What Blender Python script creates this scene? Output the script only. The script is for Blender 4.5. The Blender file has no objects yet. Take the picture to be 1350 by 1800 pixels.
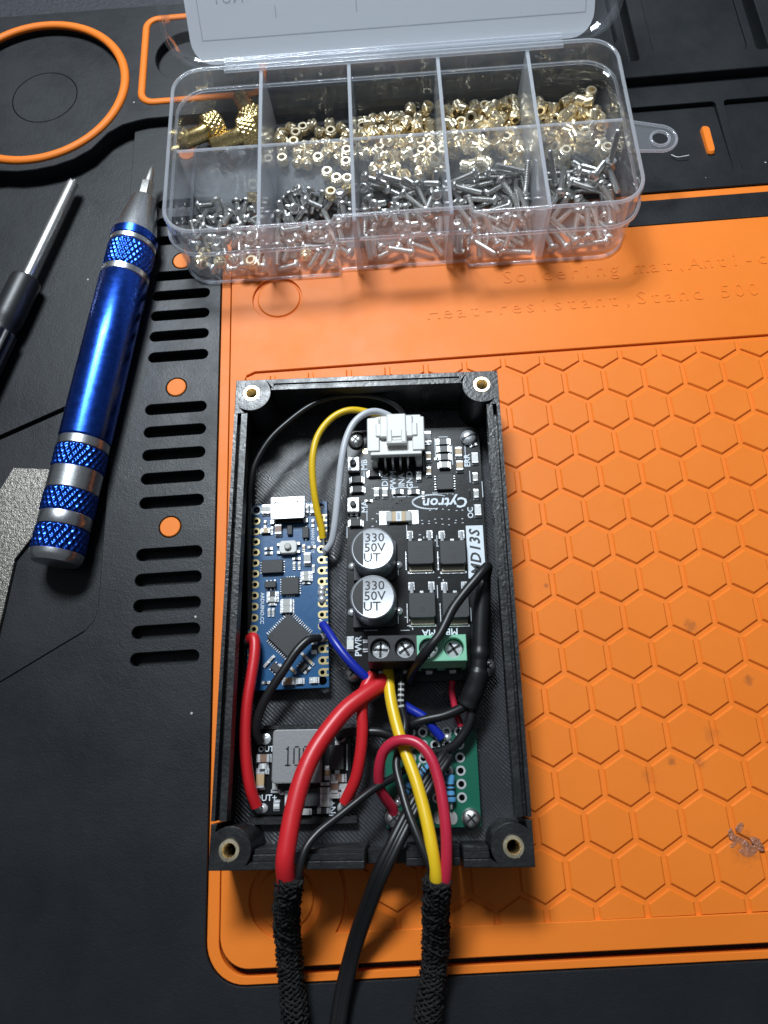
import bpy, math, random
from mathutils import Matrix, Vector, Quaternion, Euler
random.seed(11)
S = 0.001                                   # all shapes below are given in millimetres
PI = math.pi
sc = bpy.context.scene
C = sc.collection

# ---------------------------------------------------------------- camera, world, lamp, exposure
cam_d = bpy.data.cameras.new('camera')
cam = bpy.data.objects.new('camera', cam_d); C.objects.link(cam)
cam_d.sensor_fit = 'VERTICAL'; cam_d.sensor_height = 24.0; cam_d.sensor_width = 18.0
cam_d.lens = 17.022
cam_d.clip_start = 0.005; cam_d.clip_end = 20.0
cam.matrix_world = Matrix(((0.997375, 0.067306, 0.026713, -0.033304), (-0.054671, 0.941795, -0.331712, -0.101489), (-0.047484, 0.329381, 0.943002, 0.165522), (0.0, 0.0, 0.0, 1.0)))
cam_d.dof.use_dof = True
cam_d.dof.focus_distance = 0.172
cam_d.dof.aperture_fstop = 22.0
sc.camera = cam

world = bpy.data.worlds.new('World'); sc.world = world
world.use_nodes = True
bg = world.node_tree.nodes['Background']
bg.inputs[0].default_value = (0.80, 0.90, 1.0, 1)
bg.inputs[1].default_value = 0.09

def area_lamp(name, loc, aim, size, energy, spread=125):
    d = bpy.data.lights.new(name, 'AREA'); d.shape = 'RECTANGLE'; d.size, d.size_y = size
    d.energy = energy; d.color = (0.85, 0.935, 1.0); d.spread = math.radians(spread)
    o = bpy.data.objects.new(name, d); C.objects.link(o)
    o.location = loc; o.rotation_euler = (Vector(aim) - Vector(loc)).to_track_quat('-Z', 'Y').to_euler()
area_lamp('desk_lamp_light', (-0.115, 0.315, 0.540), (0.02, 0.03, 0), (0.20, 0.11), 3.5, 140)
area_lamp('ceiling_lamp_light', (-0.05, 0.30, 1.20), (-0.03, 0.05, 0), (1.0, 0.8), 0.22, 170)

sc.view_settings.view_transform = 'Standard'
sc.view_settings.look = 'None'
sc.view_settings.exposure = 0.0
sc.view_settings.gamma = 1.0
sc.render.engine = 'CYCLES'
sc.cycles.max_bounces = 10
sc.cycles.diffuse_bounces = 4
sc.cycles.glossy_bounces = 5
sc.cycles.transmission_bounces = 8
sc.cycles.transparent_max_bounces = 24
sc.cycles.sample_clamp_indirect = 6.0

# ---------------------------------------------------------------- materials
def _inp(b, names, v):
    for n in names:
        if n in b.inputs:
            b.inputs[n].default_value = v
            return

class NT:
    def __init__(self, name):
        self.m = bpy.data.materials.new(name); self.m.use_nodes = True
        self.t = self.m.node_tree; self.n = self.t.nodes; self.l = self.t.links
        self.b = self.n['Principled BSDF']; self.out = self.n['Material Output']
    def new(self, kind, **kw):
        x = self.n.new(kind)
        for k, v in kw.items():
            setattr(x, k, v)
        return x
    def link(self, a, b): self.l.new(a, b)
    def coord(self): return self.new('ShaderNodeTexCoord').outputs['Object']
    def noise(self, scale, detail=2.0, rough=0.5, vec=None):
        x = self.new('ShaderNodeTexNoise')
        x.inputs['Scale'].default_value = scale; x.inputs['Detail'].default_value = detail
        x.inputs['Roughness'].default_value = rough
        self.link(vec if vec is not None else self.coord(), x.inputs['Vector'])
        return x.outputs['Fac']
    def ramp(self, fac, stops):
        x = self.new('ShaderNodeValToRGB')
        e = x.color_ramp.elements
        while len(e) < len(stops): e.new(0.5)
        for i, (p, c) in enumerate(stops):
            e[i].position = p
            e[i].color = (c, c, c, 1) if not hasattr(c, '__len__') else (*c, 1)
        self.link(fac, x.inputs[0])
        return x.outputs[0]
    def bump(self, h, dist, strength=1.0, prev=None):
        x = self.new('ShaderNodeBump')
        x.inputs['Distance'].default_value = dist; x.inputs['Strength'].default_value = strength
        self.link(h, x.inputs['Height'])
        if prev is not None: self.link(prev, x.inputs['Normal'])
        return x.outputs['Normal']
    def mixc(self, fac, a, b):
        x = self.new('ShaderNodeMix', data_type='RGBA')
        if hasattr(fac, 'node'): self.link(fac, x.inputs[0])
        else: x.inputs[0].default_value = fac
        for k, v in ((6, a), (7, b)):
            if hasattr(v, 'node'): self.link(v, x.inputs[k])
            else: x.inputs[k].default_value = (*v, 1)
        return x.outputs[2]
    def math(self, op, a, b=0.0):
        x = self.new('ShaderNodeMath', operation=op)
        for k, v in ((0, a), (1, b)):
            if hasattr(v, 'node'): self.link(v, x.inputs[k])
            else: x.inputs[k].default_value = v
        return x.outputs[0]

def mat(name, col, rough=0.5, metal=0.0, spec=0.5, bump=None, var=None, coat=0.0, rvar=None, trans=None):
    """bump=(scale, distance_mm, detail)  var=(scale, other colour, amount)"""
    k = NT(name); b = k.b
    b.inputs['Base Color'].default_value = (*col, 1)
    b.inputs['Roughness'].default_value = rough
    b.inputs['Metallic'].default_value = metal
    _inp(b, ['Specular IOR Level', 'Specular'], spec)
    if coat: _inp(b, ['Coat Weight'], coat); _inp(b, ['Coat Roughness'], 0.08)
    if var:
        f = k.ramp(k.noise(var[0], 4.0, 0.6), [(0.35, 0.0), (0.7, var[2])])
        k.link(k.mixc(f, col, var[1]), b.inputs['Base Color'])
    if rvar:
        f = k.ramp(k.noise(rvar[0], 3.0, 0.6), [(0.3, rvar[1]), (0.7, rvar[2])])
        k.link(f, b.inputs['Roughness'])
    if bump:
        k.link(k.bump(k.noise(bump[0], bump[2] if len(bump) > 2 else 3.0, 0.6), bump[1] * S), b.inputs['Normal'])
    return k.m

def rubber(name, col, col2, rough, spec, dust):
    k = NT(name); b = k.b
    co = k.coord()
    big = k.ramp(k.noise(45, 4.0, 0.6, co), [(0.3, 0.0), (0.75, 1.0)])
    base = k.mixc(big, col, col2)
    v = k.new('ShaderNodeTexVoronoi'); v.inputs['Scale'].default_value = 170
    k.link(co, v.inputs['Vector'])
    spot = k.math('LESS_THAN', v.outputs['Distance'], 0.045)
    sep = k.new('ShaderNodeSeparateColor'); k.link(v.outputs['Color'], sep.inputs[0])
    pick = k.math('GREATER_THAN', sep.outputs[0], 1.0 - dust)
    f = k.math('MULTIPLY', spot, pick)
    base = k.mixc(f, base, (0.45, 0.44, 0.42))
    k.link(base, b.inputs['Base Color'])
    rr = k.ramp(k.noise(60, 4.0, 0.65, co), [(0.3, rough - 0.06), (0.7, rough + 0.08)])
    k.link(rr, b.inputs['Roughness'])
    _inp(b, ['Specular IOR Level', 'Specular'], spec)
    n1 = k.bump(k.noise(2600, 2.0, 0.6, co), 0.045 * S)
    n2 = k.bump(k.noise(330, 3.0, 0.6, co), 0.05 * S, prev=n1)
    k.link(n2, b.inputs['Normal'])
    return k.m

def orange_field():
    """orange silicone with a few scorch marks and scuffs that are stains of the pad itself"""
    k = NT('orange_silicone'); b = k.b
    g = k.new('ShaderNodeNewGeometry').outputs['Position']
    co = g
    big = k.ramp(k.noise(28, 4.0, 0.6, co), [(0.3, 0.0), (0.75, 1.0)])
    base = k.mixc(big, (0.86, 0.215, 0.022), (0.81, 0.195, 0.019))
    for (x, y, z), r, amt in [((29.51, -75.19, -0.2), 2.2, 0.38), ((39.53, -87.84, -0.2), 1.5, 0.42), ((-1.56, -63.95, -0.2), 0.8, 0.5), ((25.73, -104.05, -0.2), 1.6, 0.3), ((19.85, -103.5, -0.2), 1.2, 0.45), ((29.2, -98.7, -0.2), 2.4, 0.2), ((14.57, -106.28, -0.2), 2.2, 0.2), ((31.61, -120.85, -0.2), 4.0, 0.35)]:
        d = k.new('ShaderNodeVectorMath', operation='DISTANCE')
        k.link(co, d.inputs[0]); d.inputs[1].default_value = (x * S, y * S, z * S)
        dd = k.math('ADD', k.math('DIVIDE', d.outputs['Value'], r * S), k.math('MULTIPLY', k.math('SUBTRACT', k.noise(900, 3.0, 0.6, co), 0.5), 1.6))
        f = k.ramp(dd, [(0.25, amt), (0.9, 0.0)])
        base = k.mixc(f, base, (0.10, 0.045, 0.03))
    k.link(base, b.inputs['Base Color'])
    k.link(k.ramp(k.noise(40, 4.0, 0.65, co), [(0.3, 0.44), (0.7, 0.56)]), b.inputs['Roughness'])
    _inp(b, ['Specular IOR Level', 'Specular'], 0.28)
    n1 = k.bump(k.noise(2200, 2.0, 0.6, co), 0.012 * S)
    n2 = k.bump(k.noise(160, 3.0, 0.5, co), 0.06 * S, prev=n1)
    k.link(n2, b.inputs['Normal'])
    return k.m

def printed(name, kind):
    """black filament, laid down in lines"""
    k = NT(name); b = k.b
    co = k.coord()
    b.inputs['Base Color'].default_value = (0.012, 0.0125, 0.014, 1)
    _inp(b, ['Specular IOR Level', 'Specular'], 0.55)
    if kind == 'floor':
        def lines(ang, pitch):
            mp = k.new('ShaderNodeMapping'); mp.inputs['Rotation'].default_value = (0, 0, ang)
            k.link(co, mp.inputs['Vector'])
            nz = k.new('ShaderNodeTexNoise'); nz.inputs['Scale'].default_value = 420; nz.inputs['Detail'].default_value = 2
            k.link(mp.outputs[0], nz.inputs['Vector'])
            off = k.new('ShaderNodeVectorMath', operation='SCALE'); k.link(nz.outputs['Color'], off.inputs[0]); off.inputs['Scale'].default_value = 0.00022
            ad = k.new('ShaderNodeVectorMath', operation='ADD'); k.link(mp.outputs[0], ad.inputs[0]); k.link(off.outputs[0], ad.inputs[1])
            w = k.new('ShaderNodeTexWave', wave_type='BANDS', bands_direction='X')
            w.inputs['Scale'].default_value = 2 * PI / (20 * pitch * S); w.inputs['Distortion'].default_value = 0
            k.link(ad.outputs[0], w.inputs['Vector'])
            return w.outputs['Fac']
        a = lines(math.radians(-47), 0.66); c = lines(math.radians(-40), 0.62)
        pick = k.ramp(k.noise(55, 1.0, 0.4, co), [(0.49, 0.0), (0.51, 1.0)])
        h = k.mixc(pick, a, c)
        n1 = k.bump(h, 0.1 * S)
        n2 = k.bump(k.noise(1300, 2.0, 0.6, co), 0.03 * S, prev=n1)
        k.link(n2, b.inputs['Normal'])
        k.link(k.ramp(k.noise(180, 3.0, 0.6, co), [(0.3, 0.20), (0.7, 0.34)]), b.inputs['Roughness'])
        b.inputs['Base Color'].default_value = (0.034, 0.036, 0.041, 1); _inp(b, ['Specular IOR Level', 'Specular'], 0.8)
    else:
        w = k.new('ShaderNodeTexWave', wave_type='BANDS', bands_direction='Z')
        w.inputs['Scale'].default_value = 2 * PI / (20 * 0.3 * S); w.inputs['Distortion'].default_value = 1.5
        w.inputs['Detail'].default_value = 2
        k.link(co, w.inputs['Vector'])
        n1 = k.bump(w.outputs['Fac'], 0.03 * S)
        mp = k.new('ShaderNodeMapping'); mp.inputs['Scale'].default_value = (1, 1, 0.4); k.link(co, mp.inputs['Vector'])
        n2 = k.bump(k.noise(1300, 3.0, 0.6, mp.outputs[0]), 0.09 * S, prev=n1)
        k.link(n2, b.inputs['Normal'])
        k.link(k.ramp(k.noise(260, 3.0, 0.6, co), [(0.3, 0.26), (0.7, 0.44)]), b.inputs['Roughness'])
    return k.m

def plastic(name, tint, haze, gloss_rough=0.06, bump=0.03):
    """thin clear moulded plastic: see-through, with reflections and a little milkiness"""
    k = NT(name); k.n.remove(k.b)
    tr = k.new('ShaderNodeBsdfTransparent'); tr.inputs[0].default_value = (*tint, 1)
    gl = k.new('ShaderNodeBsdfGlossy'); gl.inputs['Roughness'].default_value = gloss_rough; gl.inputs[0].default_value = (0.95, 0.97, 1, 1)
    di = k.new('ShaderNodeBsdfDiffuse'); di.inputs[0].default_value = (0.80, 0.83, 0.88, 1)
    tl = k.new('ShaderNodeBsdfTranslucent'); tl.inputs[0].default_value = (0.80, 0.83, 0.88, 1)
    co = k.coord()
    nm = k.bump(k.noise(140, 3.0, 0.6, co), bump * S)
    k.link(nm, gl.inputs['Normal'])
    half = k.new('ShaderNodeMixShader'); half.inputs[0].default_value = 0.5
    k.link(di.outputs[0], half.inputs[1]); k.link(tl.outputs[0], half.inputs[2])
    m1 = k.new('ShaderNodeMixShader')
    lw = k.new('ShaderNodeLayerWeight'); lw.inputs['Blend'].default_value = 0.35
    hz = k.math('ADD', k.math('MULTIPLY', lw.outputs['Facing'], haze * 1.4), haze * 0.45)
    k.link(hz, m1.inputs[0]); k.link(tr.outputs[0], m1.inputs[1]); k.link(half.outputs[0], m1.inputs[2])
    l2 = k.new('ShaderNodeLayerWeight'); l2.inputs['Blend'].default_value = 0.5
    k.link(nm, l2.inputs['Normal'])
    fr = k.math('ADD', k.math('MULTIPLY', k.math('POWER', l2.outputs['Facing'], 4.0), 0.85), 0.035)
    m2 = k.new('ShaderNodeMixShader')
    k.link(fr, m2.inputs[0]); k.link(m1.outputs[0], m2.inputs[1]); k.link(gl.outputs[0], m2.inputs[2])
    k.link(m2.outputs[0], k.out.inputs[0])
    return k.m

def paper():
    k = NT('label_card'); b = k.b
    b.inputs['Base Color'].default_value = (0.82, 0.85, 0.90, 1); b.inputs['Roughness'].default_value = 0.6
    tl = k.new('ShaderNodeBsdfTranslucent'); tl.inputs[0].default_value = (0.85, 0.88, 0.93, 1)
    mx = k.new('ShaderNodeMixShader'); mx.inputs[0].default_value = 0.45
    k.link(b.outputs[0], mx.inputs[1]); k.link(tl.outputs[0], mx.inputs[2]); k.link(mx.outputs[0], k.out.inputs[0])
    return k.m

M = {}
M['rubber'] = rubber('black_silicone', (0.0090, 0.0104, 0.0128), (0.0125, 0.0143, 0.0174), 0.44, 0.38, 0.22)
M['orange'] = orange_field()
M['table'] = mat('dark_tabletop', (0.012, 0.013, 0.018), 0.6, bump=(900, 0.25, 4), var=(700, (0.035, 0.037, 0.05), 0.7))
M['print'] = printed('black_print_wall', 'wall'); M['pfloor'] = printed('black_print_floor', 'floor')
M['brass'] = mat('brass', (0.80, 0.60, 0.27), 0.26, 1.0, rvar=(900, 0.18, 0.36))
M['brass_pale'] = mat('pale_brass', (0.93, 0.81, 0.58), 0.33, 1.0, rvar=(900, 0.28, 0.4))
M['steel'] = mat('steel', (0.68, 0.675, 0.66), 0.36, 1.0, rvar=(2600, 0.32, 0.42))
M['solder'] = mat('solder', (0.74, 0.755, 0.775), 0.30, 0.6, 0.8, bump=(1400, 0.08, 2))
M['alu'] = mat('turned_aluminium', (0.74, 0.75, 0.77), 0.29, 1.0, rvar=(3000, 0.26, 0.33))
M['anod'] = mat('blue_anodised', (0.028, 0.105, 0.60), 0.27, 1.0, rvar=(600, 0.23, 0.31), bump=(900, 0.008, 2))
M['capalu'] = mat('capacitor_can', (0.42, 0.435, 0.46), 0.42, 0.75, bump=(700, 0.015, 3))
M['ink'] = mat('black_ink', (0.008, 0.008, 0.009), 0.5)
M['silk'] = mat('white_silkscreen', (0.70, 0.76, 0.82), 0.6)
M['pblack'] = mat('black_solder_mask', (0.0065, 0.007, 0.008), 0.30, 0, 0.32, bump=(500, 0.02, 4))
M['pblue'] = mat('blue_solder_mask', (0.003, 0.066, 0.180), 0.33, 0, 0.5, bump=(600, 0.02, 4), var=(300, (0.005, 0.084, 0.22), 0.7))
M['pgreen'] = mat('green_solder_mask', (0.004, 0.105, 0.062), 0.35, 0, 0.5, bump=(600, 0.02, 3))
M['trace'] = mat('raised_black_trace', (0.016, 0.017, 0.019), 0.22, 0, 0.6)
M['trace_b'] = mat('raised_blue_trace', (0.010, 0.075, 0.22), 0.3, 0, 0.5)
M['core'] = mat('board_edge', (0.05, 0.045, 0.03), 0.7)
M['gold'] = mat('gold_pad', (0.83, 0.68, 0.36), 0.28, 1.0)
M['chip'] = mat('chip_epoxy', (0.040, 0.041, 0.045), 0.55, 0, 0.4, bump=(2500, 0.02, 3))
M['tab'] = mat('tinned_tab', (0.42, 0.38, 0.30), 0.4, 1.0)
M['chipmark'] = mat('laser_mark', (0.06, 0.062, 0.066), 0.7)
M['resblack'] = mat('resistor_body', (0.035, 0.036, 0.04), 0.35)
M['tan'] = mat('ceramic_tan', (0.46, 0.33, 0.18), 0.4)
M['greyc'] = mat('ceramic_grey', (0.42, 0.42, 0.40), 0.35)
M['brownc'] = mat('ceramic_brown', (0.22, 0.13, 0.09), 0.4)
M['whitep'] = mat('white_nylon', (0.64, 0.635, 0.61), 0.42, bump=(500, 0.02, 3))
M['led'] = mat('led_lens', (0.72, 0.74, 0.72), 0.25)
M['tblack'] = mat('black_terminal_plastic', (0.020, 0.020, 0.024), 0.40, bump=(900, 0.02, 3))
M['tgreen'] = mat('green_terminal_plastic', (0.22, 0.55, 0.37), 0.42, bump=(900, 0.02, 3))
M['ferrite'] = mat('ferrite', (0.25, 0.25, 0.255), 0.55, 0.2, bump=(1500, 0.05, 4))
def wire_mat(n, c, r=0.33): return mat(n, c, r, 0, 0.5, bump=(350, 0.03, 3))
M['w_red'] = wire_mat('red_silicone', (0.58, 0.016, 0.022), 0.38); M['w_pink'] = wire_mat('crimson_pvc', (0.50, 0.020, 0.050))
M['w_yel'] = wire_mat('yellow_pvc', (0.78, 0.50, 0.015)); M['w_whi'] = wire_mat('grey_white_pvc', (0.52, 0.54, 0.58))
M['w_blu'] = wire_mat('blue_pvc', (0.008, 0.022, 0.32)); M['w_blk'] = wire_mat('black_pvc', (0.011, 0.011, 0.012), 0.36)
M['w_blkm'] = wire_mat('black_rubber_jacket', (0.009, 0.009, 0.010), 0.40)
M['copper'] = mat('copper_strand', (0.85, 0.45, 0.30), 0.3, 1.0)
M['cloth'] = mat('black_braid', (0.0075, 0.0075, 0.008), 0.75, 0, 0.35, bump=(2500, 0.1, 3))
M['handle'] = mat('black_handle', (0.014, 0.0145, 0.016), 0.42, bump=(700, 0.03, 3))
M['clear'] = plastic('clear_plastic', (0.988, 0.991, 0.995), 0.07)
M['frost'] = plastic('milky_plastic', (0.96, 0.965, 0.975), 0.42, 0.14, 0.05)
M['edge'] = plastic('plastic_edge', (0.97, 0.975, 0.985), 0.40, 0.07, 0.03)  # milky edge-on plastic; its extra white stands in for rim highlights
M['panel'] = plastic('hazy_plastic', (0.97, 0.975, 0.985), 0.15, 0.1, 0.05)
M['paper'] = paper()
M['faint'] = mat('faint_print', (0.36, 0.39, 0.43), 0.7)
M['resblue'] = mat('blue_lacquer', (0.10, 0.34, 0.62), 0.3)
M['residue'] = mat('melted_residue', (0.52, 0.18, 0.08), 0.3, 0, 0.5, bump=(900, 0.5, 4), var=(500, (0.20, 0.09, 0.06), 0.8))
M['speck'] = mat('white_speck', (0.75, 0.76, 0.78), 0.6)

def grain_metal():
    k = NT('grainy_metal'); b = k.b
    co = k.coord()
    b.inputs['Metallic'].default_value = 1.0
    k.link(k.ramp(k.noise(900, 4.0, 0.7, co), [(0.3, (0.14, 0.125, 0.11)), (0.7, (0.30, 0.285, 0.26))]), b.inputs['Base Color'])
    b.inputs['Roughness'].default_value = 0.34
    k.link(k.bump(k.noise(1500, 4.0, 0.7, co), 0.16 * S), b.inputs['Normal'])
    return k.m
M['grain'] = grain_metal()

# ---------------------------------------------------------------- geometry helpers (millimetres)
class G:
    def __init__(self): self.v = []; self.f = []; self.mi = []
    def add(self, v, f, mi=0, T=None):
        o = len(self.v)
        if T is not None: v = [T @ Vector(p) for p in v]
        self.v += [tuple(p) for p in v]
        self.f += [tuple(i + o for i in q) for q in f]
        self.mi += [mi] * len(f)
        return self
    def box(self, c, s, b=0.08, rz=0.0, mi=0, T=None):
        """chamfered box, centre c, size s"""
        hx, hy, hz = (q / 2 for q in s)
        b = min(b, hx * .45, hy * .45, hz * .45)
        v = []; idx = {}
        for sx in (-1, 1):
            for sy in (-1, 1):
                for sz in (-1, 1):
                    for a in range(3):
                        p = [sx * hx, sy * hy, sz * hz]
                        for q in range(3):
                            if q != a: p[q] -= (sx, sy, sz)[q] * b
                        idx[sx, sy, sz, a] = len(v); v.append(p)
        I = idx; f = []
        for a in range(3):
            u, w = (a + 1) % 3, (a + 2) % 3
            for s_ in (-1, 1):
                q = []
                for (p1, p2) in ((-1, -1), (1, -1), (1, 1), (-1, 1)):
                    k = [0, 0, 0]; k[a] = s_; k[u] = p1; k[w] = p2
                    q.append(I[k[0], k[1], k[2], a])
                f.append(tuple(q if s_ > 0 else q[::-1]))
        for a in range(3):          # edges run along axis a, between faces u and w
            u, w = (a + 1) % 3, (a + 2) % 3
            for su in (-1, 1):
                for sw in (-1, 1):
                    def g(sa, face):
                        k = [0, 0, 0]; k[a] = sa; k[u] = su; k[w] = sw
                        return I[k[0], k[1], k[2], face]
                    q = [g(-1, u), g(1, u), g(1, w), g(-1, w)]
                    f.append(tuple(q if su * sw < 0 else q[::-1]))
        for sx in (-1, 1):
            for sy in (-1, 1):
                for sz in (-1, 1):
                    q = [I[sx, sy, sz, a] for a in range(3)]
                    f.append(tuple(q if sx * sy * sz > 0 else q[::-1]))
        R = Matrix.Translation(c) @ Matrix.Rotation(rz, 4, 'Z')
        if T is not None: R = T @ R
        return self.add(v, f, mi, R)
    def lathe(self, prof, n=24, T=None, mi=0, cap=True):
        """prof: (radius, z) from bottom to top"""
        v = []; f = []
        for r, z in prof:
            for i in range(n):
                a = 2 * PI * i / n
                v.append((r * math.cos(a), r * math.sin(a), z))
        for k in range(len(prof) - 1):
            for i in range(n):
                j = (i + 1) % n
                f.append((k * n + i, k * n + j, (k + 1) * n + j, (k + 1) * n + i))
        if cap:
            f.append(tuple(range(n))[::-1])
            f.append(tuple((len(prof) - 1) * n + i for i in range(n)))
        return self.add(v, f, mi, T)
    def loft(self, rings, mi=0, cap0=True, cap1=True, T=None, closed=False):
        n = len(rings[0]); v = [p for r in rings for p in r]; f = []
        m = len(rings)
        for k in range(m if closed else m - 1):
            k2 = (k + 1) % m
            for i in range(n):
                j = (i + 1) % n
                f.append((k * n + i, k * n + j, k2 * n + j, k2 * n + i))
        if not closed:
            if cap0: f.append(tuple(range(n))[::-1])
            if cap1: f.append(tuple((m - 1) * n + i for i in range(n)))
        return self.add(v, f, mi, T)
    def prism(self, poly, z0, z1, b=0.0, mi=0, T=None):
        """convex (or star-shaped) polygon, counter-clockwise, chamfered at the top by b"""
        if b > 0:
            cx = sum(p[0] for p in poly) / len(poly); cy = sum(p[1] for p in poly) / len(poly)
            def ins(p):
                d = math.hypot(p[0] - cx, p[1] - cy) or 1
                return (p[0] - (p[0] - cx) / d * b * 1.15, p[1] - (p[1] - cy) / d * b * 1.15, z1)
            rings = [[(x, y, z0) for x, y in poly], [(x, y, z1 - b) for x, y in poly], [ins(p) for p in poly]]
        else:
            rings = [[(x, y, z0) for x, y in poly], [(x, y, z1) for x, y in poly]]
        return self.loft(rings, mi, T=T)
    def tube(self, pts, r, n=12, mi=0, cap=True, T=None):
        """sweep; r is a number or one radius per point"""
        P = [Vector(p) for p in pts]; m = len(P)
        rr = r if hasattr(r, '__len__') else [r] * m
        t = [(P[min(i + 1, m - 1)] - P[max(i - 1, 0)]).normalized() for i in range(m)]
        up = Vector((0, 0, 1))
        if abs(t[0].dot(up)) > 0.95: up = Vector((1, 0, 0))
        a = (up - t[0] * up.dot(t[0])).normalized()
        rings = []
        for i in range(m):
            a = (a - t[i] * a.dot(t[i])).normalized(); b = t[i].cross(a)
            rings.append([tuple(P[i] + (a * math.cos(2 * PI * k / n) + b * math.sin(2 * PI * k / n)) * rr[i]) for k in range(n)])
        return self.loft(rings, mi, cap, cap, T)
    def text(self, s, size, T, mi=0, depth=0.03, spacing=1.0, shear=0.0, offset=0.0, align='CENTER', res=2, sx=1.0):
        cu = bpy.data.curves.new('t', 'FONT'); cu.body = s; cu.size = size
        cu.align_x = align; cu.align_y = 'CENTER'; cu.extrude = depth; cu.space_character = spacing
        cu.shear = shear; cu.offset = offset; cu.resolution_u = res
        o = bpy.data.objects.new('t', cu)
        me = bpy.data.meshes.new_from_object(o)
        v = [tuple((p.co.x * sx, p.co.y, p.co.z)) for p in me.vertices]; f = [tuple(p.vertices) for p in me.polygons]
        bpy.data.objects.remove(o); bpy.data.curves.remove(cu); bpy.data.meshes.remove(me)
        return self.add(v, f, mi, T)
    def plate(self, outer, holes, z0, z1, bev=0.0, mi=0, T=None, bres=0):
        """flat plate with real holes; the top edges are rounded by bev"""
        cu = bpy.data.curves.new('p', 'CURVE'); cu.dimensions = '2D'; cu.fill_mode = 'BOTH'
        for loop in [outer] + list(holes):
            sp = cu.splines.new('POLY'); sp.points.add(len(loop) - 1); sp.use_cyclic_u = True
            for q, p in zip(sp.points, loop): q.co = (p[0], p[1], 0, 1)
        cu.extrude = max((z1 - z0) / 2 - bev, 0); cu.bevel_depth = bev; cu.offset = -bev; cu.bevel_resolution = bres
        o = bpy.data.objects.new('p', cu)
        me = bpy.data.meshes.new_from_object(o)
        v = [(p.co.x, p.co.y, p.co.z + (z0 + z1) / 2) for p in me.vertices]; f = [tuple(p.vertices) for p in me.polygons]
        bpy.data.objects.remove(o); bpy.data.curves.remove(cu); bpy.data.meshes.remove(me)
        return self.add(v, f, mi, T)

def Tm(x=0, y=0, z=0, rz=0, rx=0, ry=0):
    return Matrix.Translation((x, y, z)) @ Euler((rx, ry, rz)).to_matrix().to_4x4()
def circ(cx, cy, r, n=24, a0=0.0):
    return [(cx + r * math.cos(a0 + 2 * PI * i / n), cy + r * math.sin(a0 + 2 * PI * i / n)) for i in range(n)]
def rrect(x0, x1, y0, y1, r, n=6):
    p = []
    for cx, cy, a in ((x1 - r, y1 - r, 0), (x0 + r, y1 - r, PI / 2), (x0 + r, y0 + r, PI), (x1 - r, y0 + r, 1.5 * PI)):
        for i in range(n + 1):
            t = a + PI / 2 * i / n
            p.append((cx + r * math.cos(t), cy + r * math.sin(t)))
    return p
def smooth(pts, k=8):
    """Catmull-Rom through the points"""
    P = [Vector(p) for p in pts]; P = [P[0] * 2 - P[1]] + P + [P[-1] * 2 - P[-2]]
    out = []
    for i in range(1, len(P) - 2):
        a, b, c, d = P[i - 1], P[i], P[i + 1], P[i + 2]
        for j in range(k):
            t = j / k
            out.append(0.5 * ((2 * b) + (c - a) * t + (2 * a - 5 * b + 4 * c - d) * t * t + (3 * b - a - 3 * c + d) * t ** 3))
    out.append(P[-2])
    return out

def mesh_of(g, mats, name, off=(0, 0, 0), angle=35):
    me = bpy.data.meshes.new(name)
    ox, oy, oz = off
    me.from_pydata([((x - ox) * S, (y - oy) * S, (z - oz) * S) for x, y, z in g.v], [], g.f)
    for m in (mats if isinstance(mats, (list, tuple)) else [mats]): me.materials.append(M[m])
    if isinstance(mats, (list, tuple)): me.polygons.foreach_set('material_index', g.mi)
    me.polygons.foreach_set('use_smooth', [True] * len(me.polygons))
    me.update()
    me.set_sharp_from_angle(angle=math.radians(angle))
    return me

class Thing:
    """an Empty at the base of a thing; parts are given in the frame's millimetres"""
    def __init__(self, name, label, cat, o=(0, 0, 0), frame=None, group=None, rz=0.0):
        self.o = Vector(o); F = frame or Matrix.Identity(4)
        self.e = bpy.data.objects.new(name, None); C.objects.link(self.e)
        self.e.empty_display_size = 0.005
        W = F @ Matrix.Translation(self.o)
        W.translation = W.translation * S
        self.e.matrix_world = W
        self.e['label'] = label; self.e['category'] = cat
        if group: self.e['group'] = group
    def part(self, name, g, mats, parent=None, label=None, angle=35):
        me = mesh_of(g, mats, name, self.o, angle)
        ob = bpy.data.objects.new(name, me); C.objects.link(ob); ob.parent = parent or self.e
        if label: ob['label'] = label
        return ob
    def inst(self, name, me, x, y, z, rz=0.0, parent=None, label=None):
        """a copy of a shared mesh (built round its own origin) at x, y, z of the frame"""
        ob = bpy.data.objects.new(name, me); C.objects.link(ob); ob.parent = parent or self.e
        p = (Vector((x, y, z)) - self.o) * S
        if parent is not None and parent is not self.e: p = p - parent.location
        ob.location = p; ob.rotation_euler = (0, 0, rz)
        if label: ob['label'] = label
        return ob

def solo(name, g, mats, label, cat, group=None, kind=None, angle=35, base=None):
    """a thing that is one mesh, placed at its own base"""
    xs, ys, zs = zip(*g.v)
    o = base or ((min(xs) + max(xs)) / 2, (min(ys) + max(ys)) / 2, min(zs))
    ob = bpy.data.objects.new(name, mesh_of(g, mats, name, o, angle)); C.objects.link(ob)
    ob.location = Vector(o) * S
    if label: ob['label'] = label
    if cat: ob['category'] = cat
    if group: ob['group'] = group
    if kind: ob['kind'] = kind
    return ob

# ================================================================ the setting: table, mat
g = G(); g.plate([(-900, -900), (900, -900), (900, 900), (-900, 900)], [], -6.6, -5.05)
t = solo('tabletop', g, 'table', None, None, kind='structure')

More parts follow.
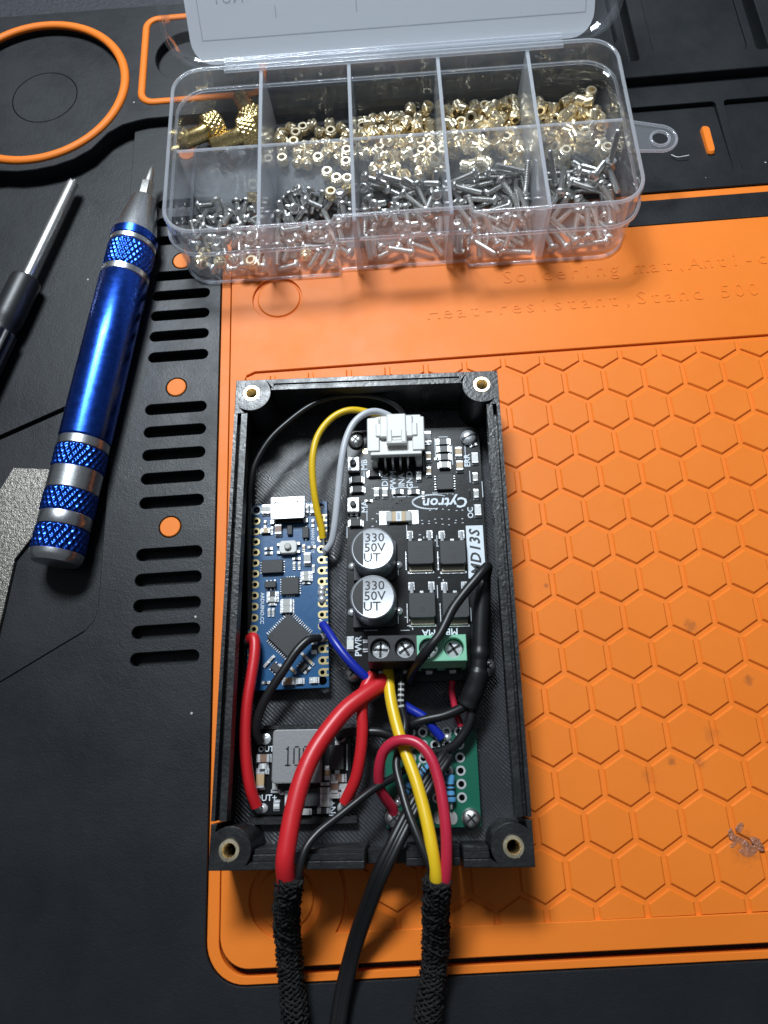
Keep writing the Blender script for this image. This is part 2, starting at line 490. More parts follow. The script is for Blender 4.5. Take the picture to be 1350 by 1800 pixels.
mat_t = Thing('soldering_mat', 'large black silicone work mat with orange hexagon panel under everything', 'mat', (0, 0, -5.0))
REAR = [tuple(p[:2]) for p in [(-74.77,132.87,2.6),(-101.13,133.49,2.6),(-130.29,133.92,2.6),(-152.72,134.17,2.6),(-182.8,134.28,2.6)]]
g = G(); g.plate([(-190, -220), (175, -220), (175, 136), *REAR, (-190, REAR[-1][1])], [], -5.0, -3.45, 0.3)
mat_t.part('base_sheet', g, 'rubber')

def slot(x0, x1, yc, h):
    r = h / 2; p = []
    for cx, a in ((x1 - r, -PI / 2), (x0 + r, PI / 2)):
        p += [(cx + r * math.cos(a + PI * i / 8), yc + r * math.sin(a + PI * i / 8)) for i in range(9)]
    return p
SLOT_Y = [55.4, 49, 42.5] + [30.4 - 6.45 * i for i in range(5)] + [-10.9 - 6.45 * i for i in range(5)] + [-50.0 - 6.25 * i for i in range(5)]
DOT_Y = [74.0, 35.2, -4.8, -43.3]
holes = [slot(-98.2, -82.2, y, 3.0) for y in SLOT_Y] + [circ(-90.3, y, 2.75, 28) for y in DOT_Y]
holes += [rrect(-79.2, 120.2, -141.0, 46.1, 8.2, 8)]
holes += [rrect(8, 66.0, 50.5, 77.3, 1.2, 3), rrect(68.3, 140, 50.5, 77.5, 1.2, 3)]
holes += [slot(0, 0.1, 0, 0.01)] if False else []
outer = [(-106.6, 85.9), (-106.6, -62.0), (-107.3, -65.2), (-109.5, -67.8), (-190, -113), (-190, -220), (175, -220), (175, 85.9)]
g = G(); g.plate(outer, holes, -3.55, -0.15, 0.12)
mat_t.part('main_sheet', g, 'rubber')
# shallow trays that run out towards the front
for x0, x1 in ((8.1, 65.9), (68.4, 139.9)):
    g = G(); v = [(x0, 50.4, -2.7), (x1, 50.4, -2.7), (x1, 77.3, -2.7), (x0, 77.3, -2.7), (x0, 50.4, -0.2), (x1, 50.4, -0.2), (x1, 77.3, -1.6), (x0, 77.3, -1.6)]
    g.add(v, [(0, 3, 2, 1), (4, 5, 6, 7), (0, 1, 5, 4), (1, 2, 6, 5), (2, 3, 7, 6), (3, 0, 4, 7)])
    mat_t.part('tray_floor', g, 'rubber')
# left tool tray, two levels
g = G(); g.plate([(-190, -36.7), (-106.9, -1.2), (-106.9, 90), (-190, 90)], [], -3.5, -2.1, 0.1)
mat_t.part('tray_floor', g, 'rubber')
g = G(); g.plate([(-190, -111.9), (-109.9, -67.0), (-108.0, -64.8), (-107.25, -62.0), (-107.25, -2.9), (-190, -38.4)], [], -3.5, -1.9, 0.1)
mat_t.part('tray_floor', g, 'rubber')
# raised rear section with dish, tool troughs
edge = [tuple(p[:2]) for p in [(-151.63,69.85,2.6),(-144.84,70.01,2.6),(-139.66,69.27,2.6),(-134.59,69.39,2.6),(-128.75,70.28,2.6),(-122.99,72.26,2.6),(-118.16,75.42,2.6),(-113.47,81.27,2.6),(-109.36,83.94,2.6),(-105.12,85.04,2.6)]]
outer = [(-190, 52), *edge, (-102.0, 85.6), (175, 86.1), (175, 135.8), *[(x, y - .15) for x, y in REAR], (-189.8, REAR[-1][1] - .2)]
DX, DY = -137.1, 100.6
rear_holes = [circ(DX, DY, 26.4, 72), circ(-90.2, 110.0, 10.4, 40), rrect(42.5, 45.8, 92.4, 128, 1.0, 3), rrect(80.4, 84.0, 92.9, 128, 1.0, 3), rrect(-55, 40.5, 100, 128, 2, 3), rrect(50.4, 78.0, 92.8, 128, 3.0, 4)]
g = G(); g.plate(outer, rear_holes, -3.52, 2.6, 0.2)
mat_t.part('rear_section', g, 'rubber')
g = G(); g.plate(circ(DX, DY, 26.6, 72), [circ(DX + 1.6, DY - .6, 10.25, 48)], -3.5, 0.6)
g.plate(circ(DX + 1.6, DY - .6, 9.95, 48), [], -3.5, 0.6)
mat_t.part('dish_floor', g, 'rubber')
g = G(); g.plate(circ(-90.2, 110.0, 10.5, 40), [], -3.5, -0.2); mat_t.part('tray_floor', g, 'rubber')
g = G(); g.plate(rrect(50.5, 77.9, 92.9, 127.9, 2.9, 4), [], -2.6, 2.15, 0.1); mat_t.part('tray_floor', g, 'rubber')
g = G(); g.plate(rrect(-54.9, 40.4, 100.1, 127.9, 1.9, 3), [], -2.6, 0.3); mat_t.part('tray_floor', g, 'rubber')
# orange beads: dish ring, rounded rectangle, pill, dots
g = G(); R0 = 27.55
pts = [(DX + R0 * math.cos(a), DY + R0 * math.sin(a), 2.3) for a in [2 * PI * i / 96 for i in range(96)]]
rings = []
for i in range(96):
    a = 2 * PI * i / 96; e = Vector((math.cos(a), math.sin(a), 0))
    rings.append([tuple(Vector((DX, DY, 2.7)) + e * (R0 + 1.35 * math.cos(b)) + Vector((0, 0, 1.0 * math.sin(b)))) for b in [2 * PI * k / 12 for k in range(12)]])
g.loft([r[::-1] for r in rings], closed=True)
mat_t.part('dish_ring', g, 'orange', angle=60)
g = G(); path = rrect(-104.2, -67.0, 91.8, 126.9, 4.0, 6); rings = []
n = len(path)
for i in range(n):
    a, b_ = Vector((*path[i - 1], 0)), Vector((*path[(i + 1) % n], 0)); d = (b_ - a).normalized(); s = Vector((-d.y, d.x, 0))
    rings.append([tuple(Vector((*path[i], 2.6)) + s * (1.15 * math.cos(q)) + Vector((0, 0, 0.75 * math.sin(q)))) for q in [2 * PI * k / 10 for k in range(10)]])
g.loft(rings, closed=True); mat_t.part('rectangle_ring', g, 'orange', angle=60)
g = G(); g.prism(slot(-5.2, 5.2, 0, 2.2), -2.0, 0.35, 0.5, T=Tm(61.0, 63.0, 0.0, rz=math.radians(90)))
mat_t.part('orange_pill', g, 'orange')
gd = G(); gd.prism(circ(0, 0, 2.5, 28), -2.4, -0.05, 0.15); dot_me = mesh_of(gd, 'orange', 'orange_dot')
for y in DOT_Y: mat_t.inst('orange_dot', dot_me, -90.3, y, 0)
gd = G(); gd.prism(circ(0, 0, 2.5, 28), -2.4, -0.05, 0.15); mat_t.inst('orange_dot', dot_me, -152.2, 48.0, -2.0)

# orange border, black band, panel with recesses
g = G(); g.plate(rrect(-79.0, 120.0, -140.8, 45.9, 8.0, 10), [rrect(-76.55, 117.5, -139.35, 43.5, 6.3, 10)], -3.5, -0.75, 0.12)
mat_t.part('orange_border', g, 'orange')
g = G(); g.plate([(-76.4, 35.0), (117.3, 35.0), (117.3, 43.3), (-76.4, 43.3)], [], -2.6, -0.15, 0.1); mat_t.part('black_band', g, 'rubber')
FX0, FX1, FY0, FY1 = -72.6, 96.0, -132.9, -2.0
cc = (-62.8, -125.6)
field = [(FX1, FY1), (FX0 + 3, FY1), (FX0 + 0.9, FY1 - 0.9), (FX0, FY1 - 3)]
for i in range(13):
    a = math.radians(128 - i * (128 + 33) / 12)
    x, y = cc[0] + 12.2 * math.cos(a), cc[1] + 12.2 * math.sin(a)
    field.append((max(x, FX0), max(y, FY0)))
field += [(FX1, FY0)]
g = G(); g.plate(rrect(-76.15, 117.1, -137.9, 34.7, 6.0, 10), [field, circ(cc[0], cc[1], 7.5, 48), circ(-63.6, 20.2, 6.7, 48)], -2.5, 0.0, 0.15)
panel = mat_t.part('orange_panel', g, 'orange')
g = G(); g.plate([(-74, -135), (115, -135), (115, 33), (-74, 33)], [], -2.55, -0.66); mat_t.part('panel_floor', g, 'orange')
g = G(); g.prism(circ(cc[0], cc[1], 5.8, 48), -1.0, -0.15, 0.25); mat_t.part('round_boss', g, 'orange')
g = G(); g.prism(circ(-63.2, 20.4, 5.9, 48), -1.0, -0.3, 0.3); mat_t.part('round_boss', g, 'orange')

# raised hexagon pads, each its own piece
def clip(poly, f):
    out = []
    for i in range(len(poly)):
        a, b = poly[i], poly[(i + 1) % len(poly)]; da, db = f(a), f(b)
        if da >= 0: out.append(a)
        if da * db < 0:
            t = da / (da - db); out.append((a[0] + (b[0] - a[0]) * t, a[1] + (b[1] - a[1]) * t))
    return out
ap = 4.52; hexr = ap / math.cos(PI / 6)
gh = G(); gh.prism(circ(0, 0, hexr, 6, PI / 6), -1.0, -0.2, 0.32); hex_me = mesh_of(gh, 'orange', 'hexagon_pad', angle=25)
E_C = Vector((-41.94, -66.99)); E_A = math.radians(-2.2)
for row in range(0, 17):
    for k2 in range(-16, 20):
        if (k2 + (row % 2 == 0)) % 2: continue
        cx, cy = k2 * 5.0, -row * 8.6603 + 5.7735
        if cx < FX0 - 5 or cx > FX1 - 4: continue
        d = Matrix.Rotation(-E_A, 2) @ (Vector((cx, cy)) - E_C)
        if abs(d.x) < 24.5 and abs(d.y) < 47.0: continue          # the printed tray covers these
        poly = circ(cx, cy, hexr, 6, PI / 6)
        full = all(FX0 + .6 < p[0] < FX1 - .3 and FY0 + .4 < p[1] < FY1 - 1.3 and math.hypot(p[0] - cc[0], p[1] - cc[1]) > 12.6 for p in poly)
        if full:
            mat_t.inst('hexagon_pad', hex_me, cx, cy, 0); continue
        poly = clip(poly, lambda p: FY1 - 1.3 - p[1]); poly = clip(poly, lambda p: p[1] - FY0 - .35) if poly else poly
        poly = clip(poly, lambda p: p[0] - FX0 - .5) if poly else poly
        if not poly or len(poly) < 3: continue
        if any(math.hypot(p[0] - cc[0], p[1] - cc[1]) < 12.2 for p in poly):
            q = Vector((cx - cc[0], cy - cc[1])); 
            if q.length < 3: continue
            q.normalize(); poly = clip(poly, lambda p: (p[0] - cc[0]) * q.x + (p[1] - cc[1]) * q.y - 12.5)
        if len(poly) < 3: continue
        area = abs(sum(poly[i][0] * poly[(i + 1) % len(poly)][1] - poly[(i + 1) % len(poly)][0] * poly[i][1] for i in range(len(poly)))) / 2
        if area < 2.0: continue
        gh = G(); gh.prism(poly, -1.0, -0.2, 0.28); mat_t.part('hexagon_pad', gh, 'orange', angle=25)

# embossed lettering
g = G()
def mono(s, x0, y, pitch, size):
    for i, ch in enumerate(s):
        if ch != ' ': g.text(ch, size, Tm(x0 + pitch * (i + .5), y, 0.0), depth=0.13, sx=1.02, offset=0.0)
mono('Soldering mat,Anti-c', -2.9, 21.2, 3.57, 5.7)
mono('Heat-resistant,Stand 500', -23.6, 11.6, 3.66, 5.7)
mat_t.part('embossed_lettering', g, 'orange', panel)

# melted blob on the hexagons
g = G()
for (x, y, z), s, a in [((29.56, -118.62, -0.2), 1.6, 1.9), ((30.98, -119.55, -0.2), 1.8, -0.6), ((32.48, -121.11, -0.2), 2.2, -0.5), ((34.12, -119.92, -0.2), 1.6, -0.7), ((31.27, -117.1, -0.2), 1.4, 0.8), ((31.61, -121.91, -0.2), 1.5, -0.4), ((29.45, -120.21, -0.2), 1.0, 0.3), ((34.4, -121.21, -0.2), 1.2, -0.5)]:
    ring = [(s * (0.7 + 0.5 * random.random()) * math.cos(q), s * 0.45 * (0.7 + 0.6 * random.random()) * math.sin(q), 0) for q in [2 * PI * i / 9 for i in range(9)]]
    T = Tm(x, y, -0.25, rz=a)
    g.loft([[(p[0], p[1], 0) for p in ring], [(p[0] * .8, p[1] * .8, 0.05 + 0.12 * random.random()) for p in ring], [(p[0] * .3, p[1] * .3, 0.06 + 0.12 * random.random()) for p in ring]], T=T)
solo('melted_residue', g, 'residue', 'small shiny brownish melted residue stuck on an orange hexagon', 'residue', angle=20)

# ================================================================ metal plate and hand tools
g = G()
pl = [tuple(p[:2]) for p in [(-131.73,-24.19,-1.0),(-117.45,-25.89,-1.0),(-119.44,-35.59,-1.0),(-124.2,-42.41,-1.0),(-128.48,-48.53,-1.0),(-129.93,-62.19,-1.0),(-132.01,-77.98,-1.0),(-140.87,-76.81,-1.0),(-140.53,-50.3,-1.0),(-135.27,-31.4,-1.0)]]
g.plate(pl[::-1], [], -1.9, -0.9, 0.12)
solo('metal_plate', g, 'grain', 'grainy dark metal plate lying under the end of the blue driver', 'plate')

def axis_frame(a, b):
    """z axis from a to b"""
    a, b = Vector(a), Vector(b)
    return Matrix.Translation(a) @ (b - a).normalized().to_track_quat('Z', 'Y').to_matrix().to_4x4(), (b - a).length

def knurl(z0, z1, r, amp, nt, pitch_k, n=168, rows=26):
    rings = []
    for j in range(rows + 1):
        z = z0 + (z1 - z0) * j / rows; ring = []
        e = min(j, rows - j); edge_ = min(1.0, e / 2.0)
        for i in range(n):
            a = 2 * PI * i / n
            h = max(0, math.cos(nt * a + pitch_k * z)) * 0.5 + max(0, math.cos(nt * a - pitch_k * z)) * 0.5
            q = r - amp + amp * (h * 1.6 if h * 1.6 < 1 else 1) * edge_
            ring.append((q * math.cos(a), q * math.sin(a), z))
        rings.append(ring)
    return rings

z_ax = 5.6
TIP = [(-97.95,63.45,6.1)][0]; END = [(-115.81,-51.68,4.2)][0]
T, L = axis_frame(END, TIP)      # z grows towards the bit
bd = Thing('bit_driver', 'blue and silver metal bit driver with knurled bands beside the clear box', 'screwdriver', (END[0], END[1], -2.1))
def ring_part(name, prof, m, n=48, parent=None):
    g = G(); g.lathe(prof, n, T); return bd.part(name, g, m, parent)
def knurl_part(z0, z1, r, amp=0.42, nt=26, pk=2.4):
    g = G(); g.loft(knurl(z0, z1, r, amp, nt, pk), T=T); return bd.part('knurled_band', g, 'anod', angle=70)
A_ = lambda d: L - d            # distance from the tip -> z
R = 6.25
ring_part('end_cap', [(0.01, -0.6), (3.6, -0.55), (5.2, -0.3), (5.9, 0.5), (6.05, 1.2), (6.05, A_(114.3))], 'alu', 56)
knurl_part(A_(114.3), A_(108.3), R, 0.5, 24, 2.2)
ring_part('silver_ring', [(6.0, A_(108.3)), (6.1, A_(108.1)), (6.1, A_(105.3)), (6.0, A_(105.1))], 'alu')
knurl_part(A_(105.1), A_(99.4), R + .05)
ring_part('silver_ring', [(6.0, A_(99.4)), (6.2, A_(99.2)), (6.2, A_(94.0)), (6.0, A_(93.8))], 'alu')
knurl_part(A_(93.8), A_(88.2), R + .05)
ring_part('silver_ring', [(6.05, A_(88.2)), (6.2, A_(88.0)), (6.2, A_(86.0)), (6.0, A_(85.8))], 'alu')
ring_part('handle_tube', [(6.0, A_(85.8)), (6.3, A_(85.4)), (6.35, A_(60)), (6.35, A_(39.0)), (6.1, A_(38.6))], 'anod', 64)
ring_part('silver_ring', [(6.0, A_(38.6)), (6.25, A_(38.4)), (6.25, A_(36.8)), (6.0, A_(36.6))], 'alu')
knurl_part(A_(36.6), A_(28.6), R, 0.4, 28, 2.5)
ring_part('silver_ring', [(5.9, A_(28.6)), (6.15, A_(28.4)), (6.15, A_(27.2)), (5.9, A_(27.0))], 'alu')
ring_part('blue_ring', [(6.0, A_(27.0)), (6.2, A_(26.8)), (6.2, A_(24.6)), (5.9, A_(24.3))], 'anod')
ring_part('nose_cone', [(5.9, A_(24.3)), (5.75, A_(23.6)), (3.45, A_(12.2)), (3.2, A_(11.7)), (2.0, A_(11.6))], 'alu', 56)
bit = ring_part('bit_shank', [(1.9, A_(11.8)), (1.9, A_(6.4)), (1.7, A_(6.0))], 'steel', 6)
ring_part('bit_tip', [(1.25, A_(6.1)), (1.15, A_(4.6)), (0.75, A_(1.6)), (0.25, A_(0.2)), (0.1, A_(0.0))], 'steel', 12, bit)

A2 = [(-132.88,30.62,2.2)][0]; B2 = [(-122.66,64.32,1.8)][0]
T, L = axis_frame(A2, B2)
sd = Thing('screwdriver', 'thin screwdriver with bright steel shaft and black handle entering from left', 'screwdriver', (A2[0], A2[1], -2.1))
g = G(); g.lathe([(1.75, -4), (1.75, L - 1.2), (1.6, L - 0.6)], 20, T)
for i in range(4):
    g.box((0.85 * math.cos(PI / 4 + i * PI / 2), 0.85 * math.sin(PI / 4 + i * PI / 2), L - 0.2), (0.75, 0.75, 1.0), 0.15, rz=PI / 4, T=T)
sd.part('shaft', g, 'steel')
g = G(); g.lathe([(2.0, 0.6), (3.3, 0.55), (3.9, 0.0), (4.05, -1.2), (4.1, -12), (4.0, -14), (3.6, -15.5), (3.6, -17)], 40, T)
hd = sd.part('handle', g, 'handle')
rings = []
for z in (-17, -17.4, -60, -60.4):
    rings.append([((3.6 + (0.65 if z in (-17.4, -60) else 0.2) * (0.5 + 0.5 * math.cos(12 * a))) * math.cos(a), (3.6 + (0.65 if z in (-17.4, -60) else 0.2) * (0.5 + 0.5 * math.cos(12 * a))) * math.sin(a), z) for a in [2 * PI * i / 96 for i in range(96)]])
g = G(); g.loft(rings[::-1], T=T); sd.part('ribbed_grip', g, 'handle', hd)

# ================================================================ clear screw box
BOXC = (-28.3, 53.0); BOXR = math.radians(-0.7)
BF = Tm(BOXC[0], BOXC[1], 0, rz=BOXR)
bx = Thing('screw_box', 'clear plastic compartment box with open lid holding brass inserts and screws', 'box', (0, 0, -0.1), BF)
HX, HY, CR = 61.2, 28.6, 9.0
def outline(ins, z, notch=True):
    p = []
    x1, y1, r = HX - ins, HY - ins, max(CR - ins, 0.6)
    for cx, cy, a in ((x1 - r, y1 - r, 0), (-x1 + r, y1 - r, PI / 2), (-x1 + r, -y1 + r, PI)):
        p += [(cx + r * math.cos(a + PI / 2 * i / 8), cy + r * math.sin(a + PI / 2 * i / 8), z) for i in range(9)]
    d = 1.6 if notch else 0.0
    for x, k in ((-17.6, 0), (-17.2, 0.5), (-17.0, 1), (0, 1), (17.0, 1), (17.2, 0.5), (17.6, 0)): p.append((x, -y1 + d * k, z))
    a = 1.5 * PI
    p += [(x1 - r + r * math.cos(a + PI / 2 * i / 8), -y1 + r + r * math.sin(a + PI / 2 * i / 8), z) for i in range(9)]
    return p
g = G()
g.loft([outline(2.0, 0.0), outline(1.4, 0.3), outline(1.15, 1.0), outline(1.0, 12.4), outline(0.0, 12.8), outline(0.0, 14.0), outline(0.9, 14.2), outline(0.9, 20.6), outline(1.1, 21.0),
        outline(1.9, 21.0), outline(2.1, 20.6), outline(2.1, 2.0), outline(2.7, 1.2)])
bx.part('tray', g, 'clear')
for nm, ic, zc, rr_, rz_ in (('rim', 1.45, 20.8, .5, .4), ('flange', .36, 13.4, .42, .5), ('base_edge', 1.5, .55, .42, .4)):
    g = G(); g.loft([outline(ic - rr_ * math.cos(q), zc + rz_ * math.sin(q)) for q in [2 * PI * k_ / 10 for k_ in range(10)]], closed=True)
    bx.part(nm, g, 'edge', angle=60)
for x in (-36.0, -12.0, 12.2, 36.4):
    g = G()
    g.add([(x - .9, -26.5, 1.2), (x + .9, -26.5, 1.2), (x + .9, 26.5, 1.2), (x - .9, 26.5, 1.2), (x - .45, -26.5, 19.6), (x + .45, -26.5, 19.6), (x + .45, 26.5, 19.6), (x - .45, 26.5, 19.6)],
          [(4, 5, 6, 7), (0, 1, 5, 4), (1, 2, 6, 5), (2, 3, 7, 6), (3, 0, 4, 7)])
    bx.part('divider', g, 'frost')
    g = G(); g.box((x, 0, 19.6), (.95, 53, .5), .1); bx.part('divider_edge', g, 'edge')
xs = [-58.6, -36.0, -12.0, 12.2, 36.4, 58.6]
for i in range(5):
    g = G(); x0, x1 = xs[i] + .95, xs[i + 1] - .95
    g.add([(x0, -.6, 1.2), (x1, -.6, 1.2), (x1, .6, 1.2), (x0, .6, 1.2), (x0 - .4, -.35, 19.6), (x1 + .4, -.35, 19.6), (x1 + .4, .35, 19.6), (x0 - .4, .35, 19.6)],
          [(4, 5, 6, 7), (0, 1, 5, 4), (1, 2, 6, 5), (2, 3, 7, 6), (3, 0, 4, 7)])
    bx.part('divider', g, 'panel')
    g = G(); g.box(((x0 + x1) / 2, 0, 19.55), (x1 - x0 + .7, .75, .5), .1); bx.part('divider_edge', g, 'edge')
g = G(); g.box((0, -27.3, 15.2), (12.5, 1.6, 3.6), 0.4); g.box((0, -28.2, 14.0), (11.5, 1.2, 0.9), 0.2)
for x in (-3.6, -1.2, 1.2, 3.6): g.box((x, -28.2, 15.4), (0.7, 1.0, 2.4), 0.2)
bx.part('latch_catch', g, 'clear')
for sx in (-1, 1):
    g = G(); g.box((sx * 17.9, -28.3, 17.4), (1.6, 1.6, 6.6), 0.35); bx.part('latch_guide', g, 'clear')
# hang tab on the short side
tb = [(60.4, -4.6), (62.0, -4.6)] + [(69.3 + 4.3 * math.cos(a), -1.0 + 4.3 * math.sin(a)) for a in [math.radians(-88 + 158 * i / 12) for i in range(13)]] + [(62.0, 5.6), (60.4, 6.6)]
g = G(); g.plate(tb, [circ(69.3, -1.0, 2.4, 24)], 12.9, 14.1, 0.2); tab = bx.part('hang_tab', g, 'panel')
for loop in (tb, circ(69.3, -1.0, 2.4, 24)):
    g = G(); lp = [(p[0], p[1], 13.6) for p in loop]; g.tube(lp if loop is tb else lp + [lp[0]], .38, 8); bx.part('tab_edge', g, 'edge', tab, angle=60)
# hinge strip
g = G(); g.box((0, 27.9, 19.9), (92, 2.4, 0.9), 0.25); bx.part('hinge', g, 'clear')
for y_, z_, r_ in ((26.3, 20.3, .45), (28.9, 20.6, .55), (30.2, 20.7, .4)):  # round ridges added along the hinge to draw bright glint lines
    g = G(); g.tube([(-46, y_, z_), (0, y_, z_), (46, y_, z_)], r_, 12); bx.part('hinge_glint_bead', g, 'edge', angle=60)

# the lid leans back
el = math.radians(47)
LF = Matrix(((1, 0, 0, 0), (0, math.cos(el), -math.sin(el), 28.6), (0, math.sin(el), math.cos(el), 20.6), (0, 0, 0, 1)))
def lid_out(ins, n): return [(p[0], p[1] + HY, n) for p in outline(ins, 0, False)]
g = G()
g.loft([lid_out(1.2, -6.5), lid_out(0.4, -6.2), lid_out(0.0, -5.6), lid_out(0.0, -0.6), lid_out(-0.5, -0.4), lid_out(-0.5, 0.2), lid_out(1.0, 0.2), lid_out(1.2, -4.6), lid_out(2.2, -5.3)], T=LF)
lid = bx.part('lid', g, 'clear', label='clear lid standing open with a white card inside')
g = G(); g.prism(rrect(-55.4, 55.4, 0.4, 54.0, 6.0, 6), -5.15, -4.95, T=LF)
card = bx.part('label_card', g, 'paper', lid)
g = G()
def strip(x0, y0, x1, y1, w=0.22):
    d = Vector((x1 - x0, y1 - y0)); l = d.length; a = math.atan2(d.y, d.x)
    g.box(((x0 + x1) / 2, (y0 + y1) / 2, -4.93), (l, w, 0.02), 0.0, rz=a, T=LF)
strip(-52, 6.2, 53, 6.2); strip(-52, 6.3, -52, 46); strip(53, 6.3, 53, 46)
strip(-31, 10.2, -31, 13); strip(-9, 10.2, -9, 13)
MIR = Matrix.Scale(-1, 4, (1, 0, 0))
for x in (-43.5, -22):
    g.text('NUT', 4.2, LF @ Tm(x, 15.5, -4.93) @ MIR, depth=0.01)
bx.part('faint_print', g, 'faint', lid)

